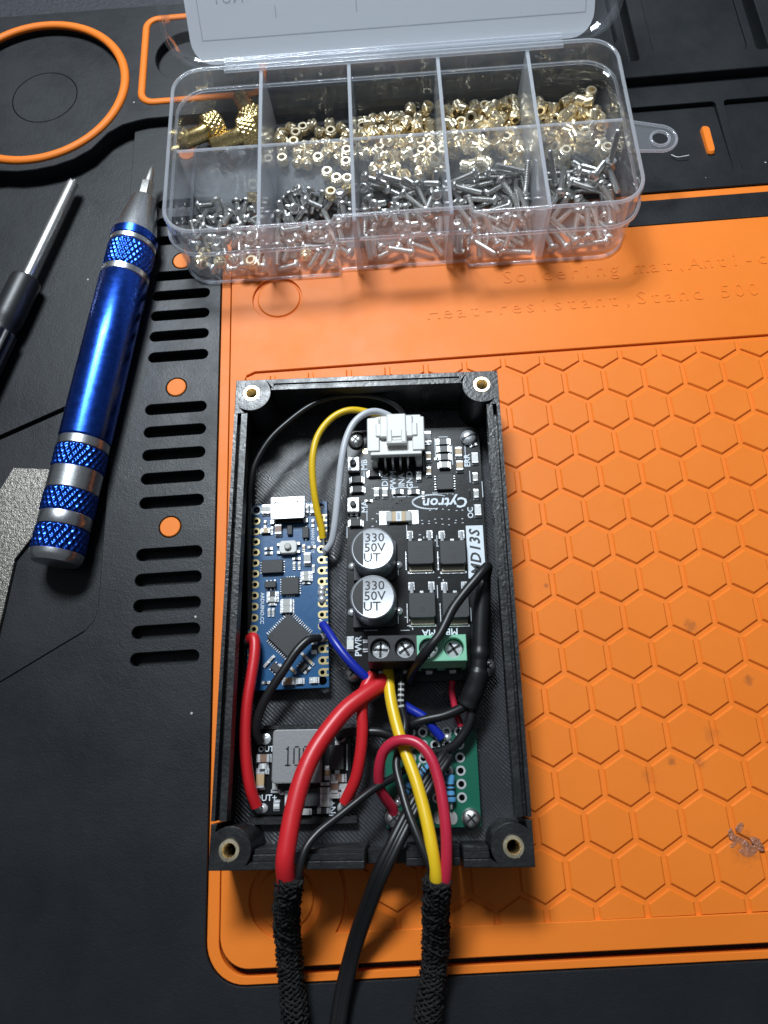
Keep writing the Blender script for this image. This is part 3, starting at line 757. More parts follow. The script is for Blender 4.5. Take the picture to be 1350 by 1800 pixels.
# ---- contents: settled heaps (position in the box frame, mm/20, quaternion/100)
PILE = [('b1','I2.6',[(-352,68,51,0,-96,29,0),(-574,214,53,44,-34,62,55),(-519,199,53,33,45,54,-63),(-455,228,51,0,-46,-89,0),(-338,221,53,69,-42,57,17),(-667,300,53,64,48,-52,-30),(-536,323,53,69,41,-58,15),(-409,338,53,7,-62,-33,-70),(-304,329,53,54,63,-33,45),(-614,469,53,63,70,6,32),(-541,462,51,0,65,76,0),(-487,485,53,47,-64,31,-53),(-317,444,53,25,3,71,-66),(-405,120,51,0,-82,-58,0),(-406,262,53,68,45,55,-21),(-289,265,51,0,100,3,0),(-654,363,51,51,0,0,86),(-596,358,51,60,0,0,-80),(-473,335,53,67,47,53,-23),(-290,388,53,41,-38,60,58),(-668,435,53,48,29,64,-51),(-583,423,51,89,0,0,45),(-379,419,51,0,33,-94,0),(-384,485,53,70,19,68,8),(-291,59,51,3,0,0,-100),(-663,240,51,79,0,0,62),(-571,279,53,38,70,-12,60),(-295,182,51,0,-85,52,0),(-671,346,106,56,-61,-36,-43),(-510,263,53,10,61,-36,70),(-441,423,53,47,-24,67,-53),(-358,299,53,1,28,-65,-71)]),('b2','I3.2',[(-62,48,57,12,0,0,99),(197,73,53,39,-39,59,59),(-157,237,53,19,43,56,68),(-36,232,53,50,27,65,50),(48,196,57,0,-72,-69,0),(104,156,53,19,55,44,-68),(-134,331,53,69,-70,-10,-17),(-11,303,53,54,63,33,-45),(67,314,53,18,-70,9,-68),(129,347,57,71,0,0,70),(-193,421,57,0,-53,85,0),(-13,487,53,13,14,-69,69),(56,465,53,41,-15,69,-58),(177,431,55,7,53,47,70),(27,47,67,23,75,-50,-35),(117,70,53,19,9,-70,68),(-94,200,55,14,70,11,-69),(-16,121,53,70,-18,-68,9),(87,243,57,91,0,0,40),(197,204,57,97,0,0,23),(-189,352,53,36,-42,-57,-61),(-73,318,53,10,69,-17,-70),(74,375,57,70,0,0,72),(197,271,53,14,14,-69,69),(-150,398,114,4,59,-21,-78),(-129,402,53,68,-70,8,20),(17,391,57,0,-95,-32,0),(135,482,53,27,-71,0,-65),(-80,121,64,80,41,14,-41),(52,157,114,72,11,-68,7),(177,147,53,57,-37,60,-42),(-192,282,57,96,0,0,-27),(20,258,92,34,33,-20,-86),(134,280,57,36,0,0,93),(192,332,53,39,-59,-39,59),(-100,263,57,26,0,0,96),(-48,278,108,17,-11,-87,-46),(12,334,107,27,65,-21,67),(120,342,118,42,37,-60,57),(-189,479,53,14,69,-14,-69),(-70,487,53,69,-69,14,14),(91,487,105,49,-49,51,51),(122,421,94,28,-46,-13,-83),(-76,53,118,59,-58,40,39),(159,88,94,40,38,-62,55),(-184,193,98,62,-37,48,-50),(-12,182,77,30,59,-70,27),(84,239,118,65,52,-48,29),(137,212,57,0,-91,-41,0),(-132,325,110,64,52,48,-30),(-68,361,90,3,73,-27,-63),(58,380,118,70,59,-38,-13),(195,383,88,26,63,68,-28),(-128,484,53,14,13,69,-69),(-37,415,54,30,-48,-54,-62),(21,441,104,35,-60,-31,65),(187,489,108,55,15,14,81),(-135,64,110,39,39,59,-59),(189,49,146,24,20,-94,-10),(-187,312,118,69,68,-2,24),(-112,167,107,82,-52,-24,1)]),('b3','I4.2',[(471,65,53,14,14,-69,69),(614,61,53,59,59,-39,39),(310,199,53,11,60,-37,70),(456,226,53,63,-71,5,-32),(528,238,53,3,-25,-66,-71),(620,246,67,0,-87,49,0),(317,311,53,58,38,60,40),(418,314,53,21,-46,54,-67),(539,325,53,30,47,53,-64),(665,346,53,70,-61,-36,10),(306,367,53,69,12,70,15),(469,353,53,67,-52,-47,24),(481,428,53,64,71,-3,-30),(624,457,53,59,-59,-39,-39),(477,143,53,17,70,11,69),(665,130,53,69,-10,70,-17),(374,243,53,36,56,-43,-61),(490,201,105,30,-12,75,-58),(578,203,73,88,-6,-31,-37),(665,192,53,41,60,-37,-58),(313,357,110,70,-35,-61,-9),(474,339,110,68,-43,56,18),(519,304,110,70,-61,35,-9),(614,308,69,58,39,20,68),(353,488,53,43,61,36,56),(423,471,53,61,-56,43,36),(535,403,67,0,-23,97,0),(681,440,53,39,-39,-59,-59),(480,60,110,71,-31,-64,-4),(659,59,88,32,79,46,24),(399,199,94,44,73,-52,3),(453,151,112,65,-63,-42,11),(680,261,83,70,-36,28,55),(311,276,99,50,-36,-67,41),(377,382,68,84,2,-2,-54),(576,352,124,82,-30,-47,-14),(605,387,86,14,87,30,-36),(309,424,53,70,-15,69,-12),(521,490,67,96,0,0,-28),(576,473,84,62,76,9,-18),(681,477,110,69,69,-14,14),(291,206,141,33,-44,-67,-50),(681,137,110,59,59,-39,39),(339,198,109,69,68,8,-23),(436,275,129,15,84,-37,37),(570,280,134,11,-57,73,-36),(611,143,104,15,28,-84,-44),(313,453,107,7,52,-63,-57),(384,303,104,40,54,65,-35),(432,385,121,15,14,40,-89),(681,391,110,69,-69,14,14),(377,473,110,38,-13,70,-59),(458,472,98,52,-65,-35,-43),(527,408,138,38,-12,-70,60),(624,452,132,29,-79,-48,25),(386,47,109,17,-67,16,-70)]),('b4','I5',[(917,73,53,13,59,-38,70),(1121,73,53,6,-21,68,70),(797,233,53,14,-69,14,-69),(892,193,53,25,52,-48,66),(1081,208,53,71,-65,-27,0),(1143,214,75,0,-56,83,0),(775,357,53,39,-39,-59,-59),(983,302,53,24,3,71,-66),(1033,333,53,66,-71,3,24),(1117,333,53,66,-3,-71,24),(798,491,53,59,-39,59,-39),(906,481,53,67,6,-70,-22),(988,468,53,58,-60,-38,-41),(1069,450,53,39,59,-39,-59),(918,47,132,0,20,98,1),(1087,80,129,7,-86,50,-8),(854,147,76,82,6,41,-40),(964,220,87,35,1,-92,17),(1021,203,53,71,-66,-27,0),(1116,147,98,14,-75,1,-65),(851,323,53,47,-67,-23,-53),(926,292,77,87,13,39,27),(1039,369,109,56,-67,-16,45),(1117,276,75,85,12,-42,-30),(839,439,80,49,-28,-8,-82),(898,419,76,41,7,41,81),(995,463,110,6,-63,-33,-70),(1093,392,53,3,-64,-30,-71),(902,105,125,26,-84,33,-35),(984,166,93,33,-34,-80,37),(1143,47,132,0,20,-98,0),(802,214,109,72,-26,65,4),(900,222,109,47,-50,66,32),(1027,279,108,43,61,-34,58),(1053,184,133,30,-66,69,8),(775,295,104,24,50,-75,36),(933,369,74,24,41,21,-85),(981,347,137,19,75,-52,-35),(1141,348,111,75,63,-14,17),(775,426,106,43,35,52,-65),(831,358,98,39,-66,52,36),(1070,438,79,53,52,-60,-30),(1112,458,132,8,0,0,-100),(1013,113,104,56,-10,82,8),(1033,102,192,6,40,-30,86),(815,176,149,69,39,-47,-40),(947,266,170,11,-54,-78,30),(965,179,153,40,-5,-74,-54),(1143,252,151,60,-77,15,12),(775,242,162,92,33,7,-18),(867,264,140,43,-79,-41,-12),(1048,294,159,10,-87,2,-48),(1076,425,138,10,-57,29,-76),(814,392,156,61,-76,-15,-12),(1086,244,174,89,-42,17,-7)]),('f0','S4',[(-1065,-462,45,37,51,-40,-66),(-1066,-456,45,75,54,36,14),(-913,-486,45,8,-62,-19,76),(-759,-456,45,9,18,63,-75),(-1084,-303,45,76,-60,-24,-1),(-1011,-310,45,70,46,-46,29),(-922,-306,45,67,-65,6,-36),(-827,-339,45,13,55,35,-75),(-1019,-195,45,70,-47,45,30),(-937,-203,45,14,-64,14,-75),(-828,-241,45,26,65,3,71),(-1106,-107,45,29,46,46,-70),(-1037,-121,45,18,53,38,-74),(-985,-77,45,52,61,-23,55),(-803,-147,45,1,60,24,76),(-1043,-387,45,72,49,43,24),(-838,-457,45,37,-40,51,66),(-796,-425,45,61,-56,-33,-46),(-1119,-378,45,55,33,-56,53),(-1044,-285,60,2,16,41,-90),(-895,-333,64,36,-6,36,86),(-759,-302,45,66,51,-40,37),(-1150,-227,60,78,-45,-13,-41),(-1053,-245,83,85,10,-48,-17),(-759,-200,62,90,-38,-15,-15),(-1099,-41,45,37,-51,-40,66),(-1022,-83,74,44,-66,39,46),(-875,-83,45,76,-62,19,8),(-820,-66,45,4,22,61,-76),(-978,-355,64,92,-34,8,16),(-900,-413,55,75,52,-6,-40),(-873,-458,81,63,67,-28,28),(-1139,-319,60,77,34,-29,44),(-957,-292,65,12,-27,-20,-93),(-843,-292,62,86,40,4,31),(-784,-287,85,33,10,32,88),(-1151,-245,102,46,86,21,-2),(-969,-178,77,76,-34,50,24),(-893,-150,85,0,-43,91,0),(-817,-198,55,61,-48,-19,60),(-921,-82,45,63,-54,36,43)]),('f0i','I2.6',[(-819,-57,99,53,-24,-28,-76),(-766,-68,53,12,-69,15,-70),(-1104,-460,79,49,-76,-16,39),(-1088,-398,71,82,25,38,35),(-996,-461,78,6,77,42,-47),(-816,-491,91,5,84,54,9)]),('f1','S5',[(-629,-431,45,73,-13,-65,15),(-491,-469,45,34,6,66,67),(-427,-461,45,56,-22,62,50),(-413,-199,63,57,57,55,-24),(-630,-313,45,15,65,13,74),(-491,-378,45,14,65,-14,-74),(-504,-248,45,42,37,55,-62),(-279,-70,45,65,53,-40,38),(-542,-220,45,57,59,30,-49),(-494,-101,45,75,-63,19,8),(-420,-129,45,36,9,65,66),(-664,-138,95,0,47,-89,0),(-616,-88,45,45,-64,17,60),(-566,-92,45,69,-46,-47,-28),(-379,-40,45,9,-64,18,-74),(-637,-499,45,19,-66,9,-72),(-365,-447,67,54,81,-1,-23),(-341,-180,45,40,38,54,-64),(-681,-334,72,66,73,-10,18),(-515,-89,84,43,-38,-31,-76),(-331,-410,45,45,-16,64,-60),(-424,-327,45,71,-44,-49,-25),(-680,-232,79,86,-50,3,-7),(-621,-173,63,54,29,-39,69),(-295,-216,45,72,-66,-6,-22),(-591,-101,80,49,-52,22,66),(-542,-39,76,22,-20,-12,95),(-448,-92,58,55,-49,-24,-63),(-329,-102,75,4,0,0,100),(-681,-459,92,43,-29,-37,-77),(-611,-370,63,4,-43,-21,-88),(-631,-444,89,74,-56,0,-38),(-596,-289,91,66,15,-73,-13),(-481,-274,89,27,7,60,-75),(-449,-353,68,75,0,54,-37),(-334,-329,46,72,-58,-32,-21),(-610,-143,91,22,-18,42,-86),(-573,-189,60,44,-51,-7,-73),(-384,-323,62,26,-37,33,83),(-313,-203,86,6,-13,62,77),(-479,-131,94,20,-49,-6,85)]),('f1i','I2.6',[(-382,-78,104,100,-2,3,-7),(-293,-50,97,71,31,-38,-50),(-534,-431,53,70,-69,-16,-11)]),('f2','S6',[(-73,-206,45,2,28,61,74),(33,-211,45,74,20,64,7),(124,-114,64,56,33,-70,30),(-24,-467,82,6,82,19,53),(-200,-90,46,55,45,50,-50),(-130,-39,140,13,-46,-13,87),(33,-145,60,22,-35,-45,79),(115,-332,45,55,-29,-61,49),(-149,-182,75,60,-15,-43,-66),(-12,-83,72,72,25,-41,-51),(175,-120,45,70,67,-4,24),(-180,-61,88,78,26,4,-56),(-103,-39,77,49,48,67,28),(-7,-41,86,26,-71,50,-43),(201,-42,112,4,38,-92,2),(-1,-304,45,73,65,16,-11),(102,-273,94,66,72,4,22),(182,-423,45,4,29,-61,-74),(-187,-419,45,64,-53,-41,-37),(-101,-197,74,69,43,-17,57),(177,-97,148,23,20,-86,-40),(205,-335,45,11,-16,65,73),(-144,-358,45,74,62,27,1),(-39,-256,87,73,65,22,-7),(67,-300,75,82,17,-42,34),(-181,-212,79,50,83,6,22),(-47,-40,149,46,-41,-31,73),(76,-39,95,28,76,47,34),(205,-165,96,81,57,-13,9),(-201,-277,80,16,-12,-37,-91),(15,-115,87,67,-28,69,-1),(153,-207,115,80,57,-17,-2),(-115,-173,107,12,28,32,-90),(-83,-448,45,1,-62,-26,-74),(205,-129,126,52,25,-43,69),(104,-431,45,27,-67,3,69),(-160,-421,77,78,-59,12,18),(70,-169,105,82,-38,-40,15),(120,-137,105,8,17,-47,-86),(205,-339,91,11,17,69,-69),(33,-262,71,46,-29,39,75)]),('f3','S8',[(594,-374,45,20,42,-53,-71),(584,-312,45,72,-37,-57,-14),(601,-101,45,60,-66,-16,43),(610,-499,45,43,-58,-35,59),(413,-435,46,5,-1,68,73),(361,-302,45,70,-68,6,22),(533,-198,60,47,-21,-71,48),(688,-293,70,35,-19,-52,-75),(444,-135,45,13,66,-14,-72),(548,-99,90,25,70,11,-66),(640,-126,79,54,59,40,-46),(302,-459,125,0,-79,-61,0),(539,-107,45,56,-65,-21,48),(344,-39,45,71,-11,67,-17),(689,-121,45,17,-11,-67,-71),(322,-330,80,22,7,62,-75),(530,-444,62,60,28,-52,-54),(435,-181,99,30,65,6,70),(515,-39,98,59,-36,-58,43),(593,-189,139,34,10,-55,-76),(304,-126,97,50,27,64,-52),(581,-416,45,2,-62,27,73),(365,-85,45,11,66,-16,-73),(438,-94,106,14,-73,-22,64),(480,-176,57,63,-1,-73,25),(347,-43,113,14,-45,15,-87),(571,-40,132,76,-10,-62,18),(465,-370,45,22,-6,68,70),(689,-122,86,63,-53,32,46),(433,-483,76,48,32,-40,-72),(343,-286,101,76,-53,-17,35),(569,-446,123,79,-54,6,-28),(470,-421,139,43,78,-25,37),(390,-237,88,22,57,-63,48),(526,-403,97,76,-27,-59,-3),(665,-362,69,48,-51,34,63),(286,-413,105,83,1,1,56),(441,-301,109,68,39,62,9),(505,-261,101,78,7,61,15),(590,-286,84,73,24,-39,50),(372,-136,127,50,43,-40,-64),(605,-49,169,49,-36,67,-42),(687,-115,173,16,46,79,-38),(623,-292,138,49,73,-33,33),(658,-246,137,65,74,-1,21)]),('f4','S9',[(834,-227,93,35,71,24,-56),(767,-223,45,12,-16,-66,-72),(867,-310,45,71,-56,39,-15),(839,-144,68,35,-15,76,-53),(912,-39,45,71,-11,67,-17),(872,-121,45,72,-35,-59,-10),(1031,-356,45,41,-13,67,-61),(1062,-329,45,41,-67,13,61),(924,-141,76,41,6,64,-65),(990,-180,45,72,38,56,-15),(1104,-214,73,56,68,38,-28),(767,-39,116,83,1,5,-55),(1059,-131,45,73,18,66,9),(899,-40,97,29,65,-22,-67),(1086,-102,78,51,-29,-47,66),(998,-376,87,67,71,14,-20),(1151,-252,69,13,-13,55,81),(1151,-168,153,15,-12,-75,-64),(781,-407,45,73,65,21,-6),(824,-415,66,46,74,-17,46),(1117,-322,103,70,71,-1,-2),(1063,-56,126,19,76,40,49),(847,-276,73,38,15,53,74),(929,-403,75,84,-53,14,1),(1077,-100,171,26,-13,-56,77),(829,-66,182,2,64,-74,23),(883,-125,141,71,69,-3,-14),(1007,-89,73,77,20,-52,-31),(1014,-40,112,22,82,38,38),(1143,-45,274,1,19,-98,7),(992,-481,45,59,36,58,43),(1043,-102,141,80,23,-47,-28),(1113,-364,66,2,-4,-75,66),(1117,-280,146,76,-60,-15,19),(1011,-181,133,5,-62,15,77),(1044,-388,95,57,-28,-46,-62),(786,-133,151,33,80,50,-3),(860,-417,96,22,63,-38,64)])]
def screw_mesh(L):
    g = G(); h = L / 2; prof = [(0.45, -h), (0.58, -h + .15)]
    z = -h + .2
    while z < h - .5:
        prof += [(0.60, z), (0.76, z + .2)]; z += 0.42
    prof += [(0.66, h - .15), (0.70, h)]
    g.lathe(prof, 8)
    g.lathe([(.8, h - .02), (1.36, h + .02), (1.42, h + .3), (1.22, h + .75), (.9, h + .95), (0.7, h + .98), (0.58, h + .45), (0.01, h + .4)], 12)
    return mesh_of(grown(g, 1.12), 'steel', 'screw', angle=50)
def grown(g, k):
    g.v = [(x * k, y * k, z) for x, y, z in g.v]; return g
def insert_mesh(L):
    n = 24; rings = []
    def ring(r, z, tw=0.0, tooth=0.0): return [((r + (tooth if i % 2 else 0)) * math.cos(2 * PI * i / n + tw), (r + (tooth if i % 2 else 0)) * math.sin(2 * PI * i / n + tw), z) for i in range(n)]
    h = L / 2
    rings = [ring(0.75, -h), ring(1.25, -h), ring(1.3, -h + .4), ring(1.38, -h + .45, 0, .16), ring(1.38, -.25, .35, .16), ring(1.2, -.18, .35), ring(1.2, .18), ring(1.38, .25, 0, .16), ring(1.38, h - .3, -.35, .16), ring(1.3, h - .2, -.35), ring(1.25, h), ring(0.8, h), ring(0.7, h - .3), ring(0.7, -h + .3)]
    g = G(); g.loft(rings, closed=True)
    return mesh_of(grown(g, 1.1), 'brass_pale', 'threaded_insert', angle=40)
def thumb_mesh():
    g = G(); g.lathe([(1.9, -9), (2.35, -8.6), (2.4, -1), (2.6, -0.6), (2.6, 0.02)], 28)
    g.loft(knurl(0, 5.0, 4.5, 0.4, 20, 3.0, 120, 20))
    return mesh_of(g, 'brass', 'thumb_screw', angle=60)
kinds = {'S4': screw_mesh(4), 'S5': screw_mesh(5), 'S6': screw_mesh(6.5), 'S8': screw_mesh(8), 'S9': screw_mesh(9),
         'I2.6': insert_mesh(2.6), 'I3.2': insert_mesh(3.2), 'I4.2': insert_mesh(4.2), 'I5': insert_mesh(5), 'T': thumb_mesh()}
PL = {
 'b0': ('thumb_screw', 'large knurled brass thumb screw in the rear corner compartment of the clear box', 'thumb screw', 'knurled brass thumb screws'),
 'b1': ('threaded_insert', 'short brass threaded insert in the rear compartment beside the thumb screws', 'insert', 'brass inserts beside the thumb screws'),
 'b2': ('threaded_insert', 'brass threaded insert heaped in the middle rear compartment of the clear box', 'insert', 'brass inserts in the middle rear compartment'),
 'b3': ('threaded_insert', 'brass threaded insert in the rear compartment second from the hang tab side', 'insert', 'brass inserts second from the hang tab'),
 'b4': ('threaded_insert', 'long brass threaded insert in the rear compartment nearest the hang tab', 'insert', 'long brass inserts nearest the hang tab'),
 'f0': ('machine_screw', 'very short steel screw in the front corner compartment nearest the blue driver', 'screw', 'very short steel screws'),
 'f0i': ('threaded_insert', 'stray brass insert among the very short steel screws near the blue driver', 'insert', 'stray brass inserts among very short screws'),
 'f1': ('machine_screw', 'short steel screw in the front compartment second from the blue driver', 'screw', 'short steel screws'),
 'f1i': ('threaded_insert', 'stray brass insert among steel screws in second front compartment from blue driver', 'insert', 'stray brass inserts among short screws'),
 'f2': ('machine_screw', 'steel screw in the middle front compartment behind the box latch', 'screw', 'steel screws behind the latch'),
 'f3': ('machine_screw', 'long steel screw in the front compartment between latch and hang tab end', 'screw', 'long steel screws'),
 'f4': ('machine_screw', 'longest steel screw in the front compartment at the hang tab end', 'screw', 'longest steel screws'),
}
TS = [([(-82.85,74.4,6.2)][0], (0.82, 0.50, -0.10), 'knurled brass thumb screw with its smooth shank pointing to the box corner'),
      ([(-72.71,72.05,6.2)][0], (0.93, 0.30, 0.06), 'knurled brass thumb screw lying against the first cross divider'),
      ([(-69.93,78.73,6.3)][0], (0.35, -0.93, 0.02), 'knurled brass thumb screw furthest back, half hidden by the other two')]
for p, d, lab in TS:
    o = bpy.data.objects.new('thumb_screw', kinds['T']); C.objects.link(o)
    o.location = Vector(p) * S; o.rotation_mode = 'QUATERNION'; o.rotation_quaternion = Vector(d).to_track_quat('Z', 'Y')
    o['label'] = lab; o['category'] = 'thumb screw'; o['group'] = 'knurled brass thumb screws'
for tag_, kind, rows in PILE:
    nm, lab, cat, grp = PL[tag_]
    for x, y, z, a, b, c, d in rows:
        o = bpy.data.objects.new(nm, kinds[kind]); C.objects.link(o)
        m = BF @ Matrix.Translation((x / 20, y / 20, z / 20)) @ Quaternion((a / 100, b / 100, c / 100, d / 100)).normalized().to_matrix().to_4x4()
        m.translation = m.translation * S
        o.matrix_world = m
        o['label'] = lab; o['category'] = cat; o['group'] = grp

# ================================================================ printed enclosure (its own frame, turned a little on the mat)
EF = Tm(-41.94, -66.99, 0, rz=math.radians(-2.2))
enc = Thing('printed_enclosure', 'black 3D printed tray with brass corner inserts holding the circuit boards', 'enclosure', (0, 0, 0), EF)
X0, X1, Y0, Y1, ZT, ZF = -30.6, 30.6, -52.2, 52.2, 16.0, 2.2
g = G(); g.plate(rrect(X0 + .2, X1 - .2, Y0 + .2, Y1 - .2, 0.8, 3), [circ(11, -22.3, 0.01, 3)] if False else [], 0.02, ZF, 0.15)
floor_ob = enc.part('floor_plate', g, 'pfloor')
def side_wall(x, s):
    """thin wall with a double ridge along its top; s is the inward direction"""
    yA, yB = Y0 + 8.6, Y1 - 8.6
    prof = [(0, 0), (0, ZT), (0.75, ZT), (0.75, ZT - 2.6), (1.65, ZT - 2.6), (1.65, ZT - .1), (3.0, ZT - .1), (3.0, ZT - 3.4), (1.5, ZT - 5.2), (1.5, 0)]
    a = [(x + s * p, yA, z) for p, z in prof]; b = [(x + s * p, yB, z) for p, z in prof]
    g = G(); n = len(prof)
    f = [(i, (i + 1) % n, n + (i + 1) % n, n + i) for i in range(n)]
    if s < 0: f = [q[::-1] for q in f]
    # end caps are split so that they stay planar and simple
    g.add(a + b, f); return enc.part('wall', g, 'print')
side_wall(X0, 1); side_wall(X1, -1)
g = G()
for y0, y1, z in ((Y1 - 1.25, Y1, ZT), (Y1 - 1.75, Y1 - 1.25, ZT - .35), (Y1 - 2.9, Y1 - 1.75, ZT - .05)): g.box((0, (y0 + y1) / 2, z / 2), (44.6, y1 - y0, z), 0.12)
enc.part('wall', g, 'print')
# front wall in pieces with cable gaps
for xa, xb, zt in ((-22.4, -17.5, 15.8), (-12.3, -1.1, 15.9), (6.6, 17.0, 12.6), (17.4, 22.4, 15.6)):
    g = G(); xm, w = (xa + xb) / 2, xb - xa
    g.box((xm, Y0 + .7, zt / 2), (w, 1.4, zt), 0.15); g.box((xm, Y0 + 2.0, (zt - .5) / 2), (w, 1.2, zt - .5), 0.15); g.box((xm, Y0 + 3.0, (zt - 1.6) / 2), (w, 0.9, zt - 1.6), 0.15)
    enc.part('wall', g, 'print')
g = G()
for xa, xb, zt in ((-17.5, -12.3, 9.0), (-1.1, 6.6, 8.5)): g.box(((xa + xb) / 2, Y0 + 1.3, zt / 2), (xb - xa, 2.6, zt), 0.15)
enc.part('cable_sill', g, 'print')
ins_g = G(); n = 28
def ringz(r, z, t=0.0): return [((r + (t if i % 2 else 0)) * math.cos(2 * PI * i / n), (r + (t if i % 2 else 0)) * math.sin(2 * PI * i / n), z) for i in range(n)]
ins_g.loft([ringz(2.0, -6.5), ringz(2.05, -.1, .12), ringz(1.95, 0.12), ringz(1.35, 0.14), ringz(1.2, -.15), ringz(1.1, -6.5)], cap0=False, cap1=False)
ins_me = mesh_of(ins_g, 'brass_pale', 'threaded_insert', angle=45)
for sx in (-1, 1):
    for sy in (-1, 1):
        px, py = sx * 26.8, sy * 48.7
        # corner block whose inner side is a round boss
        ox, oy = sx * 30.6, sy * 52.2
        R5 = 4.55 if sy > 0 else 4.2
        a0 = math.atan2(-sy, -sx)
        if sy > 0:
            arc = [(px + R5 * math.cos(a0 + t), py + R5 * math.sin(a0 + t)) for t in [math.radians(-78 + 156 * i / 14) for i in range(15)]]
            poly = [(ox, oy)] + ([(ox, py - sy * 5.2), (sx * 28.0, py - sy * 5.2)] + (arc if sx * sy < 0 else arc[::-1]) + [(px - sx * 5.2, sy * 49.4), (px - sx * 5.2, oy)])
        else:
            arc = [(px + R5 * math.cos(a0 + t), py + R5 * math.sin(a0 + t)) for t in [math.radians(-88 + 176 * i / 14) for i in range(15)]]
            poly = [(ox, oy)] + [(ox, py - sy * 4.6), (sx * 29.4, py - sy * 4.6)] + (arc if sx * sy < 0 else arc[::-1]) + [(px - sx * 4.6, sy * 50.6), (px - sx * 4.6, oy)]
        if sx * sy > 0: pass
        ar = sum(poly[i][0] * poly[(i + 1) % len(poly)][1] - poly[(i + 1) % len(poly)][0] * poly[i][1] for i in range(len(poly)))
        if ar < 0: poly = poly[::-1]
        g = G(); g.plate(poly, [circ(px, py, 2.03, 24)], 0.03, ZT + (0.02 if sy > 0 else -.1), 0.12)
        post = enc.part('corner_post', g, 'print')
        enc.inst('threaded_insert', ins_me, px, py, ZT - .05, parent=None)
# rails and standoffs that carry the boards
g = G(); g.box((-14.6, -25.9, 3.2), (21.5, 1.0, 2.2), 0.15); g.box((-14.6, -44.4, 3.2), (22.5, 1.6, 2.2), 0.15)
enc.part('board_rail', g, 'print')
for (x, y, h) in ((-3.0, 41.3, 3.5), (24.2, 40.9, 3.5), (-3.4, -14.9, 3.5), (24.4, -14.5, 3.5), (4.4, -44.0, 3.0), (19.8, -44.2, 3.0), (4.4, -29.0, 3.0), (19.8, -29.0, 3.0)):
    g = G(); g.lathe([(2.5, ZF - .05), (2.3, h)], 16, Tm(x, y, 0)); enc.part('standoff', g, 'print')
g = G(); g.box((-18.6, 3.4, 3.0), (9, 34, 1.7), 0.1); enc.part('standoff', g, 'print')

# ================================================================ small electronic parts, shared meshes
def two_mat(body, end, L, W, H, e):
    g = G(); g.box((0, 0, H / 2), (L - 2 * e, W * .96, H * .94), 0.04, mi=0)
    for s in (-1, 1): g.box((s * (L - e) / 2, 0, H / 2), (e, W, H), 0.08, mi=1)
    for s in (-1, 1): g.box((s * (L / 2 + .12), 0, 0.12), (0.5, W * 1.05, 0.3), 0.12, mi=1)
    return mesh_of(g, [body, 'solder'], 'passive')
SM = {
 'r6': two_mat('resblack', 'solder', 2.1, 1.2, .6, .5), 'c6': two_mat('tan', 'solder', 2.1, 1.25, .9, .55), 'g6': two_mat('greyc', 'solder', 2.1, 1.25, .9, .55),
 'r8': two_mat('resblack', 'solder', 2.9, 1.6, .6, .6), 'c8': two_mat('tan', 'solder', 2.5, 1.6, 1.1, .6), 'g8': two_mat('greyc', 'solder', 2.5, 1.6, 1.1, .6), 'b8': two_mat('brownc', 'solder', 2.5, 1.6, 1.1, .6),
 'c12': two_mat('tan', 'solder', 3.2, 1.7, 1.4, .5), 'r4': two_mat('resblack', 'solder', 1.25, .68, .4, .32), 'c4': two_mat('greyc', 'solder', 1.25, .68, .55, .32), 't4': two_mat('tan', 'solder', 1.25, .68, .55, .32),
 'd8': two_mat('chip', 'solder', 3.0, 1.5, 1.0, .4), 'led': two_mat('led', 'solder', 2.6, 1.55, .9, .5), 'w8': two_mat('led', 'solder', 1.5, 1.3, .7, .5),
}
NAME = {'r': 'resistor', 'c': 'capacitor', 'g': 'capacitor', 'b': 'capacitor', 'd': 'diode', 'l': 'indicator_led', 'w': 'indicator_led', 't': 'capacitor'}
def place(th, z, rows):
    for x, y, k, a in rows:
        th.inst(NAME[k[0]], SM[k], x, y, z, math.radians(a))
def chip(th, name, x, y, z, sx, sy, h, pins=(0, 0), rz=0.0, dot=None, pitch=0.65, plen=0.5):
    T = Tm(x, y, z, rz=rz)
    g = G(); g.box((0, 0, h / 2 + .08), (sx, sy, h), 0.12, T=T)
    b = th.part(name, g, 'chip')
    if pins[0] or pins[1]:
        p = G()
        for s in (-1, 1):
            for i in range(pins[0]):
                o = (i - (pins[0] - 1) / 2) * pitch
                p.box((s * (sx / 2 + plen / 2), o, .12), (plen, pitch * .45, .22), 0.05, T=T)
            for i in range(pins[1]):
                o = (i - (pins[1] - 1) / 2) * pitch
                p.box((o, s * (sy / 2 + plen / 2), .12), (pitch * .45, plen, .22), 0.05, T=T)
        th.part('pins', p, 'solder', b)
    if dot:
        d = G(); d.plate(circ(dot[0], dot[1], .42, 16), [circ(dot[0], dot[1], .27, 14)], h + .075, h + .10, T=T); th.part('pin_mark', d, 'ink', b)
    return b
def silk_text(th, s, x, y, z, size, ang=0.0, m='silk', parent=None, **kw):
    g = G(); g.text(s, size, Tm(x, y, z, rz=math.radians(ang)), depth=0.012, **kw); return th.part('lettering', g, m, parent)
def pan_screw(m='steel', r=1.95, slot='cross'):
    g = G(); g.lathe([(r * .96, 0), (r, .25), (r * .96, .8), (r * .75, 1.3), (r * .4, 1.5), (0.01, 1.55)], 22)
    return g
def cross_cut(g, r, top=1.5):
    for a in (0, PI / 2): g.box((0, 0, top - .12), (r * 1.15, .38, .4), 0.02, rz=a + .5, mi=1)
    return g
scr_me = mesh_of(cross_cut(pan_screw(), 1.95), ['steel', 'ink'], 'mounting_screw')
def screw_slot():
    g = pan_screw(); g.box((0, 0, 1.42), (3.6, .4, .32), 0.02, mi=1); return g
scr2_me = mesh_of(screw_slot(), ['solder', 'ink'], 'mounting_screw')
blob = G(); blob.lathe([(.95, 0), (.9, .25), (.65, .6), (.3, .8), (.01, .85)], 12); blob_me = mesh_of(blob, 'solder', 'solder_joint')

